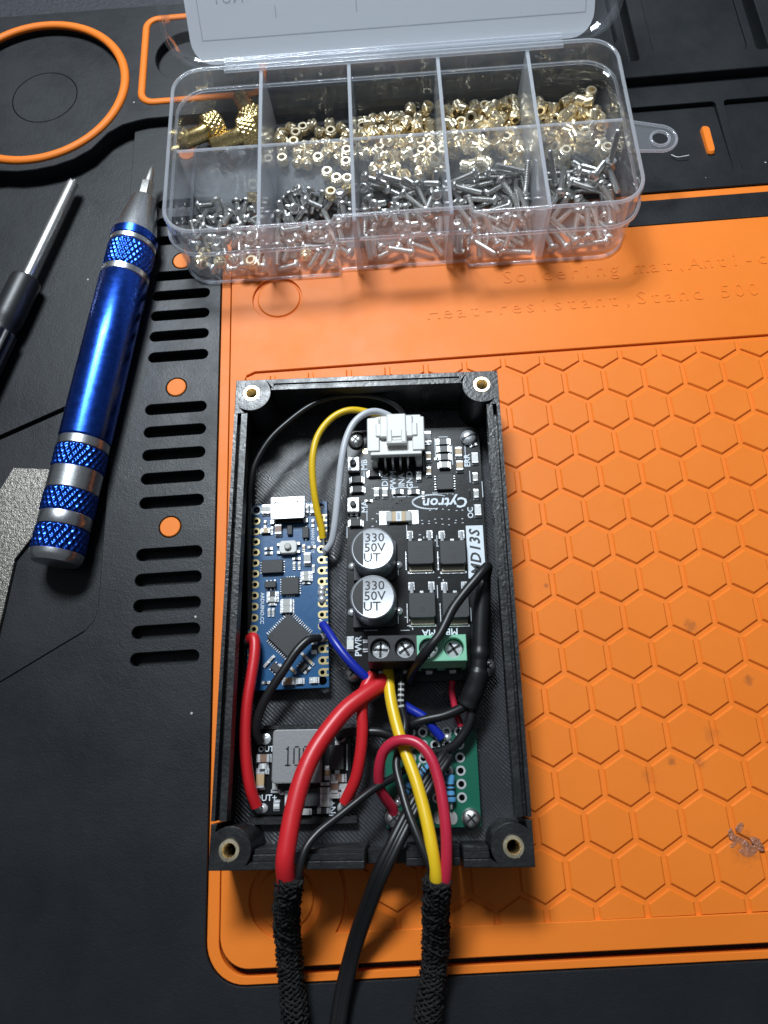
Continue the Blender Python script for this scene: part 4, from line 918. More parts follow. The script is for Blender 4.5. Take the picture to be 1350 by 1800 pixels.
# ---------------------------------------------------------------- motor driver board
ZB = 5.2
md = Thing('motor_driver_board', 'black motor driver board with two silver capacitors and green terminal block', 'circuit board', (10.5, 13.2, 3.5), EF)
g = G(); g.plate(rrect(-5.5, 26.6, -17.0, 43.3, 2.0, 5), [circ(x, y, 1.6, 16) for x, y in ((-3.0, 41.3), (24.2, 40.9), (-3.4, -14.9), (24.4, -14.5))], 3.6, ZB, 0.08)
pcb = md.part('board', g, 'pblack')
for (x, y, me) in [(-3.28,40.39,'scr_me'),(23.88,40.15,'scr2_me'),(-3.96,-14.86,'scr_me'),(25.0,-14.3,'scr_me')]: md.inst('mounting_screw', {'scr_me': scr_me, 'scr2_me': scr2_me}[me], x, y, ZB, 0.4)
# traces
g = G()
for pts in [[(1.81,24.21),(6.63,24.05),(8.81,25.83),(11.35,25.74)],[(1.8,23.22),(5.27,23.1),(6.91,24.75),(11.32,24.6)],[(6.6,22.92),(8.23,24.14),(11.3,24.03)],[(1.83,25.21),(5.31,25.09),(7.5,26.73)],[(0.66,29.28),(2.03,30.4),(2.98,30.36)],[(-1.38,28.19),(0.67,29.86)],[(19.57,30.07),(22.25,29.97),(23.65,28.48),(23.26,21.38)],[(19.53,29.2),(21.81,29.12),(22.93,27.64),(22.56,20.7)],[(19.49,28.33),(21.5,28.26),(22.24,27.09),(21.86,20.02)],[(12.4,28.87),(14.17,29.68)],[(12.36,27.72),(14.81,28.79)]]:
    for a, b in zip(pts, pts[1:]):
        d = Vector((b[0] - a[0], b[1] - a[1])); g.box(((a[0] + b[0]) / 2, (a[1] + b[1]) / 2, ZB), (d.length + .15, .26, .05), 0.01, rz=math.atan2(d.y, d.x))
md.part('trace', g, 'trace', pcb)
g = G()          # via dots
for i in range(7):
    for x, y in [(12.09,19.64),(12.05,18.67),(13.89,22.11)]:
        g.box((x + i * 1.55 + random.uniform(-.15, .15), y + random.uniform(-.3, .3), ZB), (.42, .16, .05), 0.01)
for x, y in [(0.56,20.44),(1.65,21.67),(0.54,18.62),(11.44,16.2),(14.04,15.43),(16.32,16.73),(15.31,7.95),(15.48,5.96),(8.24,-4.84),(7.66,-2.92),(9.77,-4.25),(-1.61,-3.96),(-3.83,21.56),(15.4,13.34),(15.42,10.63),(9.8,9.45),(9.59,-1.69)]:
    g.box((x, y, ZB), (.5, .18, .05), 0.01); g.box((x + .9, y - .7, ZB), (.2, .45, .05), 0.01)
md.part('via_marks', g, 'silk', pcb)
g = G()
for x, y, w, h in [(17.88,40.8,2.2,0.16),(19.4,35.06,0.16,3),(15.83,37.57,0.16,6),(19.85,35.93,0.16,5),(22.97,35.81,0.16,5.5),(12.98,33.96,0.16,4),(2.41,28.06,4,0.16),(8.47,28.0,6,0.16),(8.41,25.7,6,0.16),(5.35,26.81,0.16,1.8),(-1.35,31.54,0.16,2),(-0.76,21.46,0.16,3),(-5.43,17.42,0.16,3),(6.27,8.22,0.16,3),(6.01,-2.88,0.16,3),(26.5,26.94,0.16,4),(23.74,30.21,0.16,3),(23.49,25.61,0.16,3),(8.44,16.98,0.16,3.5),(15.32,14.7,0.16,2.5),(14.96,2.69,0.16,3),(22.18,-2.66,0.16,3),(-0.11,-5.65,3,0.16),(7.46,-5.84,2,0.16)]:
    g.box((x, y, ZB), (w, h, .05), 0.01)
md.part('legend_line', g, 'silk', pcb)
# connector socket
(cx0, cy0), (cx1, cy1) = [(0.55,34.53),(12.56,34.08)]
cyb = cy0; cxm = (cx0 + cx1) / 2; cw = cx1 - cx0
g = G()
g.box((cxm, cyb + 4.9, 8.1), (cw, 9.8, 5.4), 0.25)                      # body
g.box((cxm - cw / 2 + .75, cyb + 4.6, 11.1), (1.5 * 1.9, 8.6, .8), 0.2); g.box((cxm + cw / 2 - .75, cyb + 4.6, 11.1), (1.5 * 1.9, 8.6, .8), 0.2)
g.box((cxm, cyb - .15, 10.4), (cw * .99, .9, 1.6), 0.15)
for s in (-1, 1): g.box((cxm + s * (cw / 2 - .75), cyb - .5, 7.2), (1.4, 1.9, 4.0), 0.2)
sock = md.part('connector_socket', g, 'whitep')
g = G()
g.box((cxm, cyb - .06, 7.0), (cw * .72, .1, 3.3), 0.02)
md.part('socket_recess', g, 'ink', sock)
for i in range(4):
    x = cxm + (i - 1.5) * 1.78
    g = G(); g.tube([(x, cyb - .1, 9.2), (x, cyb - 1.0, 9.1), (x, cyb - 1.5, 8.4), (x, cyb - 1.8, ZB - .1)], .27, 6); md.part('pin', g, 'steel', sock)
# tact buttons
for x, y in [(-3.78,33.96),(-3.85,23.61)]:
    g = G(); g.box((x, y, ZB + .75), (2.9, 3.7, 1.5), 0.2); b = md.part('button', g, 'solder')
    g = G(); g.lathe([(.75, 0), (.75, .7), (.6, .85)], 14, Tm(x, y, ZB + 1.45)); md.part('plunger', g, 'chip', b)
place(md, ZB, [(14.16,40.61,'r8',90),(17.81,39.36,'r8',0),(17.86,37.42,'r8',0),(17.91,35.34,'r8',0),(17.8,33.15,'g8',0),(14.11,35.54,'c6',90),(14.05,31.72,'c6',90),(21.32,36.37,'c8',90),(21.41,32.83,'c8',90),(25.12,34.69,'led',90),(24.95,29.81,'g6',90),(24.9,25.59,'g6',90),(25.06,21.49,'led',90),(1.58,26.74,'g6',90),(3.59,26.68,'g6',90),(6.57,26.83,'r6',0),(10.32,26.7,'r6',0),(11.65,30.65,'g6',90),(-3.05,30.07,'d8',0),(-2.93,27.61,'d8',0),(1.15,31.52,'d8',0),(-3.36,19.28,'d8',0),(-4.64,-8.56,'led',90),(-1.3,-9.09,'r6',90),(-3.78,21.5,'r4',0),(-0.3,24.85,'r4',0),(16.4,34.99,'r4',0),(12.56,25.84,'c4',90),(24.98,38.24,'r4',20)])
x, y = [(17.74,28.83)][0]
chip(md, 'chip', x, y, ZB, 4.0, 4.0, .95, (6, 0), 0, (-1.2, 1.2))
# current shunt
x, y = [(6.7,20.52)][0]
g = G(); 
for s in (-1, 1): g.box((x + s * 3.4, y, ZB + .06), (2.4, 3.4, .12), 0.05)
md.part('shunt_pad', g, 'solder')
g = G(); g.box((x, y, ZB + .6), (3.2, 2.5, 1.0), 0.1, mi=0)
for s in (-1, 1): g.box((x + s * 2.2, y, ZB + .62), (1.5, 2.6, 1.1), 0.2, mi=1)
sh = md.part('shunt_resistor', g, ['tan', 'greyc'])
g = G(); g.box((x, y, ZB + 1.12), (1.3, 2.4, .06), 0.01); md.part('shunt_band', g, 'silk', sh); silk_text(md, 'R007', x, y, ZB + 1.16, .75, 90, 'ink', sh)
# electrolytic capacitors
for x, y, rz in [(1.06,10.35,0.0),(0.94,-0.29,0.02)]:
    T = Tm(x, y, ZB)
    g = G(); g.plate([(-4.9, -4.9), (4.0, -4.9), (4.9, -4.0), (4.9, 4.0), (4.0, 4.9), (-4.9, 4.9)], [], 0, 1.3, .1, T=T); cb = md.part('capacitor_base', g, 'tblack')
    prof = [(4.75, 1.2), (4.85, 1.6), (4.6, 2.4), (4.85, 3.2), (4.85, 9.2), (4.7, 9.65), (4.45, 9.82), (4.35, 9.8)]
    g = G(); g.lathe(prof, 56, T); can = md.part('capacitor_can', g, 'capalu')
    th0 = math.radians(118); seg = [(4.3 * math.cos(a), 4.3 * math.sin(a)) for a in [th0 + (2 * PI - 2 * th0) * i / 20 for i in range(21)]]
    g = G(); g.plate(seg, [], 9.78, 9.815, T=T); md.part('polarity_mark', g, 'ink', can)
    g = G()
    for s_, yy, xx in (('330', 2.35, .45), ('50V', 0.1, .45), ('UT', -2.15, -.15)): g.text(s_, 2.75, T @ Tm(xx, yy, 9.815), depth=.012, sx=1.05, offset=.02)
    md.part('lettering', g, 'ink', can)
    md.inst('solder_joint', blob_me, x + 5.3, y - 1.3, ZB); md.inst('solder_joint', blob_me, x - 5.3, y - 1.3, ZB)
# power transistors
def transistor(x, y):
    T = Tm(x, y, ZB)
    g = G(); g.plate([(-2.95, -2.6), (-2.4, -3.0), (2.4, -3.0), (2.95, -2.6), (2.95, 2.6), (-2.95, 2.6)], [], .25, 2.35, .15, T=T); b = md.part('transistor', g, 'chip')
    g = G(); g.box((0, -3.5, .35), (5.3, 1.5, .5), .08, T=T, mi=0); md.part('heat_tab', g, 'tab', b)
    g = G(); g.box((0, -4.35, .08), (6.0, .55, .16), .06, T=T); g.box((-3.35, -1.5, .06), (.22, 4.4, .12), .04, T=T)
    for s in (-1, 1): g.box((s * 2.25, 4.55, .2), (1.5, 2.0, .5), .2, T=T)
    md.part('solder_pad', g, 'solder', b)
    g = G()
    for s in (-1, 1): g.tube([(s * 2.2, 2.4, 1.25), (s * 2.2, 3.3, 1.25), (s * 2.2, 4.0, .7), (s * 2.2, 5.1, .45)], .45, 8, T=T)
    g.box((0, 2.85, 1.25), (.9, .8, .6), .1, T=T); md.part('lead', g, 'solder', b)
    g = G(); g.plate(circ(.1, -1.2, .55, 18), [circ(.1, -1.2, .40, 16)], 2.34, 2.365, T=T); md.part('pin_mark', g, 'ink', b)
    g = G(); g.text('K3918', .95, T @ Tm(0.1, 1.0, 2.36), depth=.01); g.text('0C5', .9, T @ Tm(.9, -.2, 2.36), depth=.01); md.part('lettering', g, 'chipmark', b)
for x, y in [(11.42,11.57),(18.72,11.35),(11.4,-0.56),(18.77,-0.75)]: transistor(x, y)
# name strip
(sx0, sy1), (sx1, sy0) = [(22.54,18.04),(25.57,5.53)]
g = G(); g.box(((sx0 + sx1) / 2, (sy0 + sy1) / 2, ZB), (3.9, sy1 - sy0, .05), .01); ns = md.part('name_strip', g, 'silk')
silk_text(md, 'MD13S', (sx0 + sx1) / 2 + .05, (sy0 + sy1) / 2 - .3, ZB + .03, 3.3, 90, 'ink', ns, shear=.25, offset=.09, spacing=1.14)
# board legends
for s_, u in (('DIR', 0), ('PWM', 1), ('INA', 2), ('GND', 3)):
    x, y = [(3.65,30.05),(5.61,29.98),(7.57,29.91),(9.52,29.84)][u]
    silk_text(md, s_, x, y, ZB + .02, 2.05, 90, parent=pcb, offset=.035)
for s_, x, y, a, z_ in [(23.37,34.39,'ERR',90,1.7),(23.42,21.23,'OC',90,1.6),(-1.26,34.19,'MB',90,1.8),(-1.22,23.46,'MA',90,1.8),(-2.84,-9.1,'PWR',90,1.8),(13.09,-6.48,'MA',180,1.7),(18.09,-6.48,'MB',180,1.7)] if False else []: pass
for x, y, s_, a, z_ in [(23.37,34.39,'ERR',90,1.7),(23.42,21.23,'OC',90,1.6),(-1.26,34.19,'MB',90,1.8),(-1.22,23.46,'MA',90,1.8),(-2.84,-9.1,'PWR',90,1.8),(12.71,-6.47,'MA',180,1.8),(17.73,-6.34,'MB',180,1.8)]:
    silk_text(md, s_, x, y, ZB + .02, z_ * 1.15, a, parent=pcb, offset=.035)
x, y = [(17.69,23.96)][0]
silk_text(md, 'Cytron', x, y, ZB + .02, 3.5, 180, parent=pcb, shear=.15, offset=.09, spacing=1.04)
x, y = [(17.26,26.26)][0]
silk_text(md, 'Technologies', x, y, ZB + .02, .95, 180, parent=pcb)
g = G()
x, y = [(14.64,24.21)][0]
pts = [(x + 4.6 * math.cos(a), y + 1.75 * math.sin(a), ZB + .02) for a in [math.radians(50 + 235 * i / 30) for i in range(31)]]
for i, (a, b) in enumerate(zip(pts, pts[1:])):
    d = Vector(b) - Vector(a); w = .16 + .3 * math.sin(PI * i / 30)
    g.box(((a[0] + b[0]) / 2, (a[1] + b[1]) / 2, a[2]), (d.length + .08, w, .03), 0.0, rz=math.atan2(d.y, d.x))
md.part('logo_swoosh', g, 'silk', pcb)
x, y = [(-1.03,37.75)][0]
g = G(); g.plate(circ(x, y, .75, 18), [], ZB, ZB + .05); md.part('pad', g, 'gold', pcb)
# terminal blocks
def terminal(x, y, m, zt=15.0):
    g = G(); z0 = ZB; w, d = 10.3, 5.4
    prof = [(-d / 2 - .6, z0), (-d / 2 - .6, z0 + 5.0), (-d / 2, z0 + 5.8), (-d / 2, zt), (d / 2, zt), (d / 2 + .5, z0 + 5.5), (d / 2 + .5, z0)]
    # body walls as a lofted section, the top as a plate with two real wells
    zt0 = zt - 3.0
    prof = [(-d / 2 - .7, z0), (-d / 2 - .7, z0 + 5.2), (-d / 2, z0 + 6.4), (-d / 2, zt0), (d / 2, zt0), (d / 2, z0 + 6.4), (d / 2 + .6, z0 + 5.2), (d / 2 + .6, z0)]
    n = len(prof); v = [(-w / 2, p, z) for p, z in prof] + [(w / 2, p, z) for p, z in prof]
    f = [(i, (i + 1) % n, n + (i + 1) % n, n + i) for i in range(n)] + [tuple(range(n))[::-1], tuple(range(n, 2 * n))]
    g.add(v, [q[::-1] for q in f], T=Tm(x, y, 0))
    g.plate([(-w / 2, -d / 2), (w / 2, -d / 2), (w / 2, d / 2), (-w / 2, d / 2)], [circ(-2.56, 0, 2.05, 28), circ(2.56, 0, 2.05, 28)], zt0, zt, .12, T=Tm(x, y, 0))
    b = md.part('terminal_block', g, m)
    for s in (-1, 1):
        g = G(); g.lathe([(2.0, zt0), (2.0, zt0 + .9), (1.8, zt0 + 1.2), (.5, zt0 + 1.35), (.01, zt0 + 1.35)], 24, Tm(x + s * 2.56, y, 0), mi=0)
        for a in (0.25, 0.25 + PI / 2): g.box((x + s * 2.56, y, zt0 + 1.28), (3.0, .5, .3), .03, rz=a + s * .3, mi=1)
        md.part('clamp_screw', g, ['solder', 'ink'], b)
        g = G(); g.box((x + s * 2.56, y - d / 2 - .72, z0 + 2.7), (3.4, .12, 3.4), .03); md.part('wire_entry', g, 'ink', b)
        g = G(); g.box((x + s * 2.56, y - d / 2 - 1.0, z0 + .5), (1.6, 1.0, .8), .2); md.part('solder_joint', g, 'solder', b)
    return b
(tx, ty), (ux, uy) = [(4.93,-11.2),(14.99,-11.38)]
terminal(tx, ty, 'tblack'); terminal(ux, uy, 'tgreen')

# ---------------------------------------------------------------- microcontroller board
ZN = 5.5
NR = math.radians(1.2)
NF = EF @ Tm(-18.75, 3.45, 0, rz=NR)
nb = Thing('microcontroller_board', 'narrow blue microcontroller board with gold edge pads and USB socket', 'circuit board', (0, 0, 3.9), NF)
PADY = [17.78 - 2.54 * i for i in range(15)]
hol = [circ(s * 7.62, y - .45, .5, 10) for s in (-1, 1) for y in PADY] + [circ(7.62, -20.0, .95, 16), circ(-7.62, 20.1, .8, 16), circ(7.62, 20.1, .8, 16)]
g = G(); g.plate([(-9.05, -21.5), (9.05, -21.5), (9.05, 21.5), (-9.05, 21.5)], hol, 3.9, ZN, .06); nbp = nb.part('board', g, 'pblue')
pg = G(); pl = [(1.4, -.85), (1.4, -.5), (0.75, -.5)] ; 
pg.plate([(-1.35, -.85), (0, -.9), (.55, -.75), (.88, -.35), (.9, 0), (.88, .35), (.55, .75), (0, .9), (-1.35, .85), (-1.35, .42), (-.9, .42), (-.9, -.42), (-1.35, -.42)], [circ(0, 0, .5, 10)], 0, .05)
pad_me = mesh_of(pg, 'gold', 'edge_pad')
for y in PADY:
    nb.inst('edge_pad', pad_me, -7.62, y - .45, ZN); nb.inst('edge_pad', pad_me, 7.62, y - .45, ZN, PI)
g = G(); g.plate(circ(-7.62, 20.1, 1.25, 20), [circ(-7.62, 20.1, .85, 16)], ZN, ZN + .04); nb.part('hole_ring', g, 'silk', nbp)
# USB socket
g = G(); ux, uy = [(0.17,19.29)][0]
g.plate([(-3.7, -2.6), (3.7, -2.6), (3.95, -2.2), (3.95, 2.8), (-3.95, 2.8), (-3.95, -2.2)], [circ(-2.6, 1.2, .5, 12), circ(2.6, 1.2, .5, 12)], ZN + 2.3, ZN + 2.65, .1, T=Tm(ux, uy, 0))
g.box((ux, uy + .1, ZN + 1.2), (7.2, 5.0, 2.2), .5); 
for s in (-1, 1): g.box((ux + s * 4.1, uy + .9, ZN + .5), (.7, 1.6, 1.0), .15); g.box((ux + s * 3.9, uy - 2.5, ZN + .3), (1.2, 1.2, .6), .15)
usb = nb.part('usb_socket', g, 'alu')
g = G(); g.box((ux, uy - 2.75, ZN + .55), (6.4, .5, 1.1), .1); nb.part('socket_pins', g, 'ink', usb)
g = G()
for s in (-1, 1): g.box((ux + s * 2.6, uy + 1.15, ZN + 2.2), (.8, .8, .1), .02)
nb.part('spring_window', g, 'steel', usb)
g = G(); g.box((ux, uy + 2.9, ZN + 1.3), (6.8, .25, 2.0), .05); nb.part('socket_mouth', g, 'ink', usb)
# reset button
bxn, byn = [(0.1,10.26)][0]
g = G(); g.plate([(-1.5, -1.5), (1.5, -1.5), (2.0, -1.0), (2.0, 1.0), (1.5, 1.5), (-1.5, 1.5), (-2.0, 1.0), (-2.0, -1.0)], [], ZN, ZN + 1.5, .15, T=Tm(bxn, byn, 0)); rb = nb.part('button', g, 'whitep')
g = G(); g.lathe([(.8, 0), (.8, .6), (.6, .8)], 16, Tm(bxn, byn, ZN + 1.45)); nb.part('plunger', g, 'greyc', rb)
g = G()
for sx in (-1, 1):
    for sy in (-1, 1): g.box((bxn + sx * 2.3, byn + sy * .95, ZN + .35), (.9, .8, .6), .15)
nb.part('solder_pad', g, 'solder', rb)
ics = [(-3.57,5.94),(0.56,1.25),(0.38,-10.07),(-3.96,1.79),(-2.62,-16.89),(3.4,-16.88),(4.08,13.74),(0.37,14.55)]
chip(nb, 'chip', *ics[0], ZN, 4.9, 3.1, 1.0, (5, 0), 0, None, .6, .4)
chip(nb, 'chip', *ics[1], ZN, 4.0, 4.0, .85, (7, 4), 0, None, .55, .4)
chip(nb, 'main_chip', *ics[2], ZN, 7.0, 7.0, 1.05, (12, 12), PI / 4, (-2.7, 2.7), .52, .85)
chip(nb, 'chip', *ics[3], ZN, 2.6, 1.5, .9, (0, 3), 0, None, .9, .45)
chip(nb, 'chip', *ics[4], ZN, 2.1, 1.5, .8, (0, 3), math.radians(-42), None, .75, .45)
chip(nb, 'chip', *ics[5], ZN, 2.1, 1.5, .8, (0, 3), math.radians(42), None, .75, .45)
chip(nb, 'chip', *ics[6], ZN, 1.5, 2.7, .8, (0, 1), 0, None, .9, .4)
chip(nb, 'chip', *ics[7], ZN, 1.2, 2.3, .8, (0, 0), 0)
place(nb, ZN, [(-2.29,14.83,'b8',90),(-5.65,19.92,'g6',90),(-4.44,19.86,'g6',90),(4.23,19.53,'g6',90),(5.72,19.45,'g6',90),(-5.24,14.7,'c6',0),(-3.85,14.8,'c4',90),(4.47,7.5,'g8',90),(4.2,3.87,'g6',0),(4.2,2.81,'g6',0),(4.12,1.91,'r4',0),(-4.58,10.42,'r4',0),(-4.56,9.32,'r4',0),(1.38,6.04,'c4',90),(2.56,5.99,'c4',90),(5.82,5.15,'c4',90),(3.61,10.13,'t4',90),(1.88,7.67,'r4',0),(-3.49,-0.38,'r6',0),(-3.49,-1.66,'g6',0),(-3.47,-2.7,'c4',0),(-4.22,-4.48,'c4',90),(-3.32,-4.52,'c4',90),(-0.19,-2.57,'g8',0),(-0.18,-4.11,'g8',0),(0.39,-19.87,'c8',0),(2.63,-19.92,'w8',0),(5.84,-19.87,'w8',0),(-4.7,-19.94,'r4',0),(-4.57,-15.91,'c4',45),(-3.58,-14.85,'c4',45),(-1.17,-16.8,'r4',-45),(1.2,-17.51,'t4',-45),(5.07,-15.97,'t4',-45),(3.7,-14.55,'t4',-45),(4.32,-17.65,'r4',45),(-5.5,16.45,'r4',90),(4.0,17.35,'r4',90),(5.73,16.14,'r4',90),(5.87,-12.81,'r6',90),(5.41,10.27,'r4',0)])
xn, yn = [(5.64,11.93)][0]; silk_text(nb, 'NANO EVERY', xn, yn, ZN + .02, 1.0, -90, parent=nbp, offset=.015)
xn, yn = [(-5.89,-3.42)][0]; silk_text(nb, 'ARDUINO.CC', xn, yn, ZN + .02, 1.15, -90, parent=nbp, offset=.015)
g = G()
for pts in [[(-3.86,9.95),(-2.52,8.52),(-2.51,7.7)],[(3.41,-5.53),(5.59,-3.31)],[(4.3,-6.6),(6.6,-6.45)],[(-6.14,18.85),(-6.09,16.02)],[(2.35,12.1),(5.01,11.97)],[(2.36,11.28),(5.27,11.13)],[(1.73,0.01),(4.96,-1.19),(5.85,-2.8)],[(-1.97,-17.59),(-0.09,-18.89)]]:
    for a, b in zip(pts, pts[1:]):
        d = Vector((b[0] - a[0], b[1] - a[1])); g.box(((a[0] + b[0]) / 2, (a[1] + b[1]) / 2, ZN), (d.length + .1, .18, .04), 0.005, rz=math.atan2(d.y, d.x))
nb.part('trace', g, 'trace_b', nbp)
for x, y in [(8.13,13.3),(8.62,9.57),(7.56,-0.69),(7.67,-2.13),(7.69,0.36),(7.8,-7.87),(7.52,-10.76),(-8.18,-10.05)]: nb.inst('solder_joint', blob_me, x, y, ZN)

# ---------------------------------------------------------------- regulator board
ZR = 4.6
rg = Thing('voltage_regulator_board', 'small black voltage regulator board with square grey coil marked 100', 'circuit board', (-14.6, -34.9, 3.3), EF)
g = G(); g.plate([(-24.6, -43.2), (-4.6, -43.2), (-4.6, -26.5), (-24.6, -26.5)], [], 3.3, ZR, .06); rp = rg.part('board', g, 'pblack')
x, y = [(-15.57,-31.85)][0]
g = G(); g.plate(rrect(x - 5.0, x + 5.0, y - 5.3, y + 5.3, .8, 4), [], ZR, ZR + 4.2, .25, bres=1); co_ = rg.part('coil', g, 'ferrite')
g = G()
def stroke(a, b, w=.32): g.box((x + (a[0] + b[0]) / 2, y + (a[1] + b[1]) / 2, ZR + 4.2), (abs(a[0] - b[0]) + w, abs(a[1] - b[1]) + w, .04), .01)
stroke((-1.7, -1.8), (-1.7, 1.8)); stroke((-2.1, -1.8), (-1.3, -1.8)); stroke((-2.0, 1.4), (-1.8, 1.4))
for q in (0.1, 2.05):
    for dx in (-.55, .55): stroke((q + dx, -1.4), (q + dx, 1.4))
    for dy in (-1.8, 1.8): stroke((q - .25, dy), (q + .25, dy))
rg.part('lettering', g, 'ink', co_)
xy = [(-7.47,-32.19),(-12.55,-39.88)]
chip(rg, 'diode', *xy[0], ZR, 3.0, 4.9, 2.0, (0, 1), 0, None, 2.4, .9); chip(rg, 'chip', *xy[1], ZR, 3.2, 3.6, .95, (4, 0), 0, None, .8, .4)
g = G(); x, y = [(-5.46,-32.2)][0]; g.box((x, y, ZR), (.3, 5.2, .05), .01); g.box((x - 3.6, y - 4.1, ZR), (.25, 2.8, .05), .01); rg.part('legend_line', g, 'silk', rp)
place(rg, ZR, [(-23.47,-36.4,'c12',90),(-23.0,-32.14,'b8',0),(-23.08,-33.61,'w8',0),(-23.24,-34.73,'r6',0),(-20.39,-37.35,'g6',90),(-20.38,-38.68,'c4',0),(-20.02,-41.42,'w8',90),(-17.53,-40.25,'led',90),(-9.49,-35.26,'c6',90),(-7.14,-36.32,'b8',0),(-7.99,-37.97,'b8',90),(-8.0,-39.63,'g6',0),(-10.03,-37.4,'c4',0),(-10.02,-38.67,'g6',0),(-10.0,-39.93,'g6',0),(-9.99,-41.19,'g6',0),(-10.21,-42.54,'r6',0),(-5.88,-38.01,'g6',0),(-5.99,-39.44,'g6',90),(-14.14,-42.7,'g6',0)])
x, y = [(-18.82,-39.04)][0]
for (x, y, w, h, q) in [(-18.86,-39.04,1.7,0.9,0.5),(-22.97,-28.23,2.6,2.4,0.35),(-6.9,-28.17,2.4,2.2,0.6),(-23.02,-41.94,2.4,2.0,0.8),(-6.49,-42.06,2.0,2.2,0.9)]:
    g = G(); g.lathe([(1.0, 0), (.95, .4), (.6, .8), (.01, 1.0)], 14, Tm(x, y, ZR) @ Matrix.Diagonal((w / 2, h / 2, q, 1))); rg.part('solder_pad', g, 'solder')
for x, y, s_, a, z_ in [(-22.44,-39.99,'OUT+',0,1.75),(-8.4,-42.16,'IN+',90,1.9),(-22.44,-30.31,'OUT-',0,1.6)]: silk_text(rg, s_, x, y, ZR + .02, z_, a, parent=rp, offset=.02)

# ---------------------------------------------------------------- green prototype board
ZG = 4.6
gb = Thing('prototype_board', 'small green perforated board with blue resistors under the crossing wires', 'circuit board', (12.3, -36.5, 3.2), EF)
hx = [19.0 - 2.54 * i for i in range(7)]
gx0, gy0 = [(18.25,-40.46)][0]
HP = [(gx0 - 2.54 * i, gy0 + 2.6 * j) for i in range(5) for j in range(6) if not (i == 4 and j < 1)]
sc_xy = [(19.86,-44.34),(4.26,-44.14)]
g = G(); g.plate(rrect(2.6, 21.9, -46.1, -27.1, .5, 3), [circ(x, y, .62, 14) for x, y in HP] + [circ(x, y, 1.5, 14) for x, y in sc_xy], 3.2, ZG, .05); gp = gb.part('board', g, 'pgreen')
og = G(); og.plate(circ(0, 0, 1.02, 18), [circ(0, 0, .62, 14)], 0, .05); ome = mesh_of(og, 'solder', 'hole_pad')
for x, y in HP: gb.inst('hole_pad', ome, x, y, ZG)
for x, y in sc_xy: gb.inst('mounting_screw', scr_me, x, y, ZG, .2)
for x, y in [(13.19,-44.19),(16.19,-44.33)]:
    g = G(); g.plate([(x + .95 * math.cos(a), y + 1.25 * math.sin(a)) for a in [2 * PI * i / 20 for i in range(20)]], [], ZG, ZG + .06); gb.part('solder_pad', g, 'greyc')
def axial(x, y, a, L=5.6, r=.95):
    T = Tm(x, y, ZG + 1.1, rz=a) @ Matrix.Rotation(PI / 2, 4, 'Y')
    g = G(); g.lathe([(.3, -L / 2), (r, -L / 2 + .3), (r * 1.08, -L / 2 + .9), (r * .86, -L / 2 + 1.5), (r * .86, L / 2 - 1.5), (r * 1.08, L / 2 - .9), (r, L / 2 - .3), (.3, L / 2)], 16, T); b = gb.part('axial_resistor', g, 'resblue')
    g = G()
    for z, c in ((-1.6, 0), (-.3, 1), (.5, 0)): g.lathe([(r * 1.02, z), (r * 1.02, z + .35)], 16, T)
    gb.part('colour_band', g, 'ink', b)
    g = G(); g.tube([(-L / 2 - 1.2, 0, -1.2), (-L / 2 - .9, 0, -.1), (-L / 2, 0, 0)], .28, 6, T=Tm(x, y, ZG + 1.1, rz=a)); g.tube([(L / 2 + 1.2, 0, -1.2), (L / 2 + .9, 0, -.1), (L / 2, 0, 0)], .28, 6, T=Tm(x, y, ZG + 1.1, rz=a)); gb.part('lead', g, 'solder', b)
for x, y, a in [(10.59,-35.38,40),(7.83,-37.22,60),(15.95,-38.66,90)]: axial(x, y, math.radians(a))
for x, y in [(5.02,-41.14),(5.5,-40.49),(7.86,-39.98),(15.72,-28.6),(10.83,-31.8)]: gb.inst('solder_joint', blob_me, x, y, ZG)

# ================================================================ plug and wires
# plug pushed into the white socket: aligned with the enclosure frame
pgx, pgy = [(6.76,39.44)][0]
pt = Thing('connector_plug', 'white wire plug with latch pushed into the white board socket', 'plug', (pgx, pgy, 6.2), EF)
g = G(); g.box((pgx, pgy + 1.4, 9.4), (7.8, 5.6, 5.2), .3); g.box((pgx, pgy + 1.4, 12.0), (4.5, 6.0, 1.0), .25)
pb = pt.part('housing', g, 'whitep')
g = G()
for s in (-1, 1): g.box((pgx + s * 1.65, pgy - 1.4, 12.1), (1.35, 3.6, 1.3), .3)
g.box((pgx, pgy - 1.0, 11.9), (2.2, 2.6, .6), .15); g.box((pgx, pgy - 2.9, 11.9), (4.7, .9, 1.5), .25)
pt.part('latch', g, 'whitep', pb)
g = G()
for s in (-1, 1): g.box((pgx + s * 4.2, pgy + .6, 11.2), (1.4, 3.4, 1.4), .25)
pt.part('side_ridge', g, 'whitep', pb)

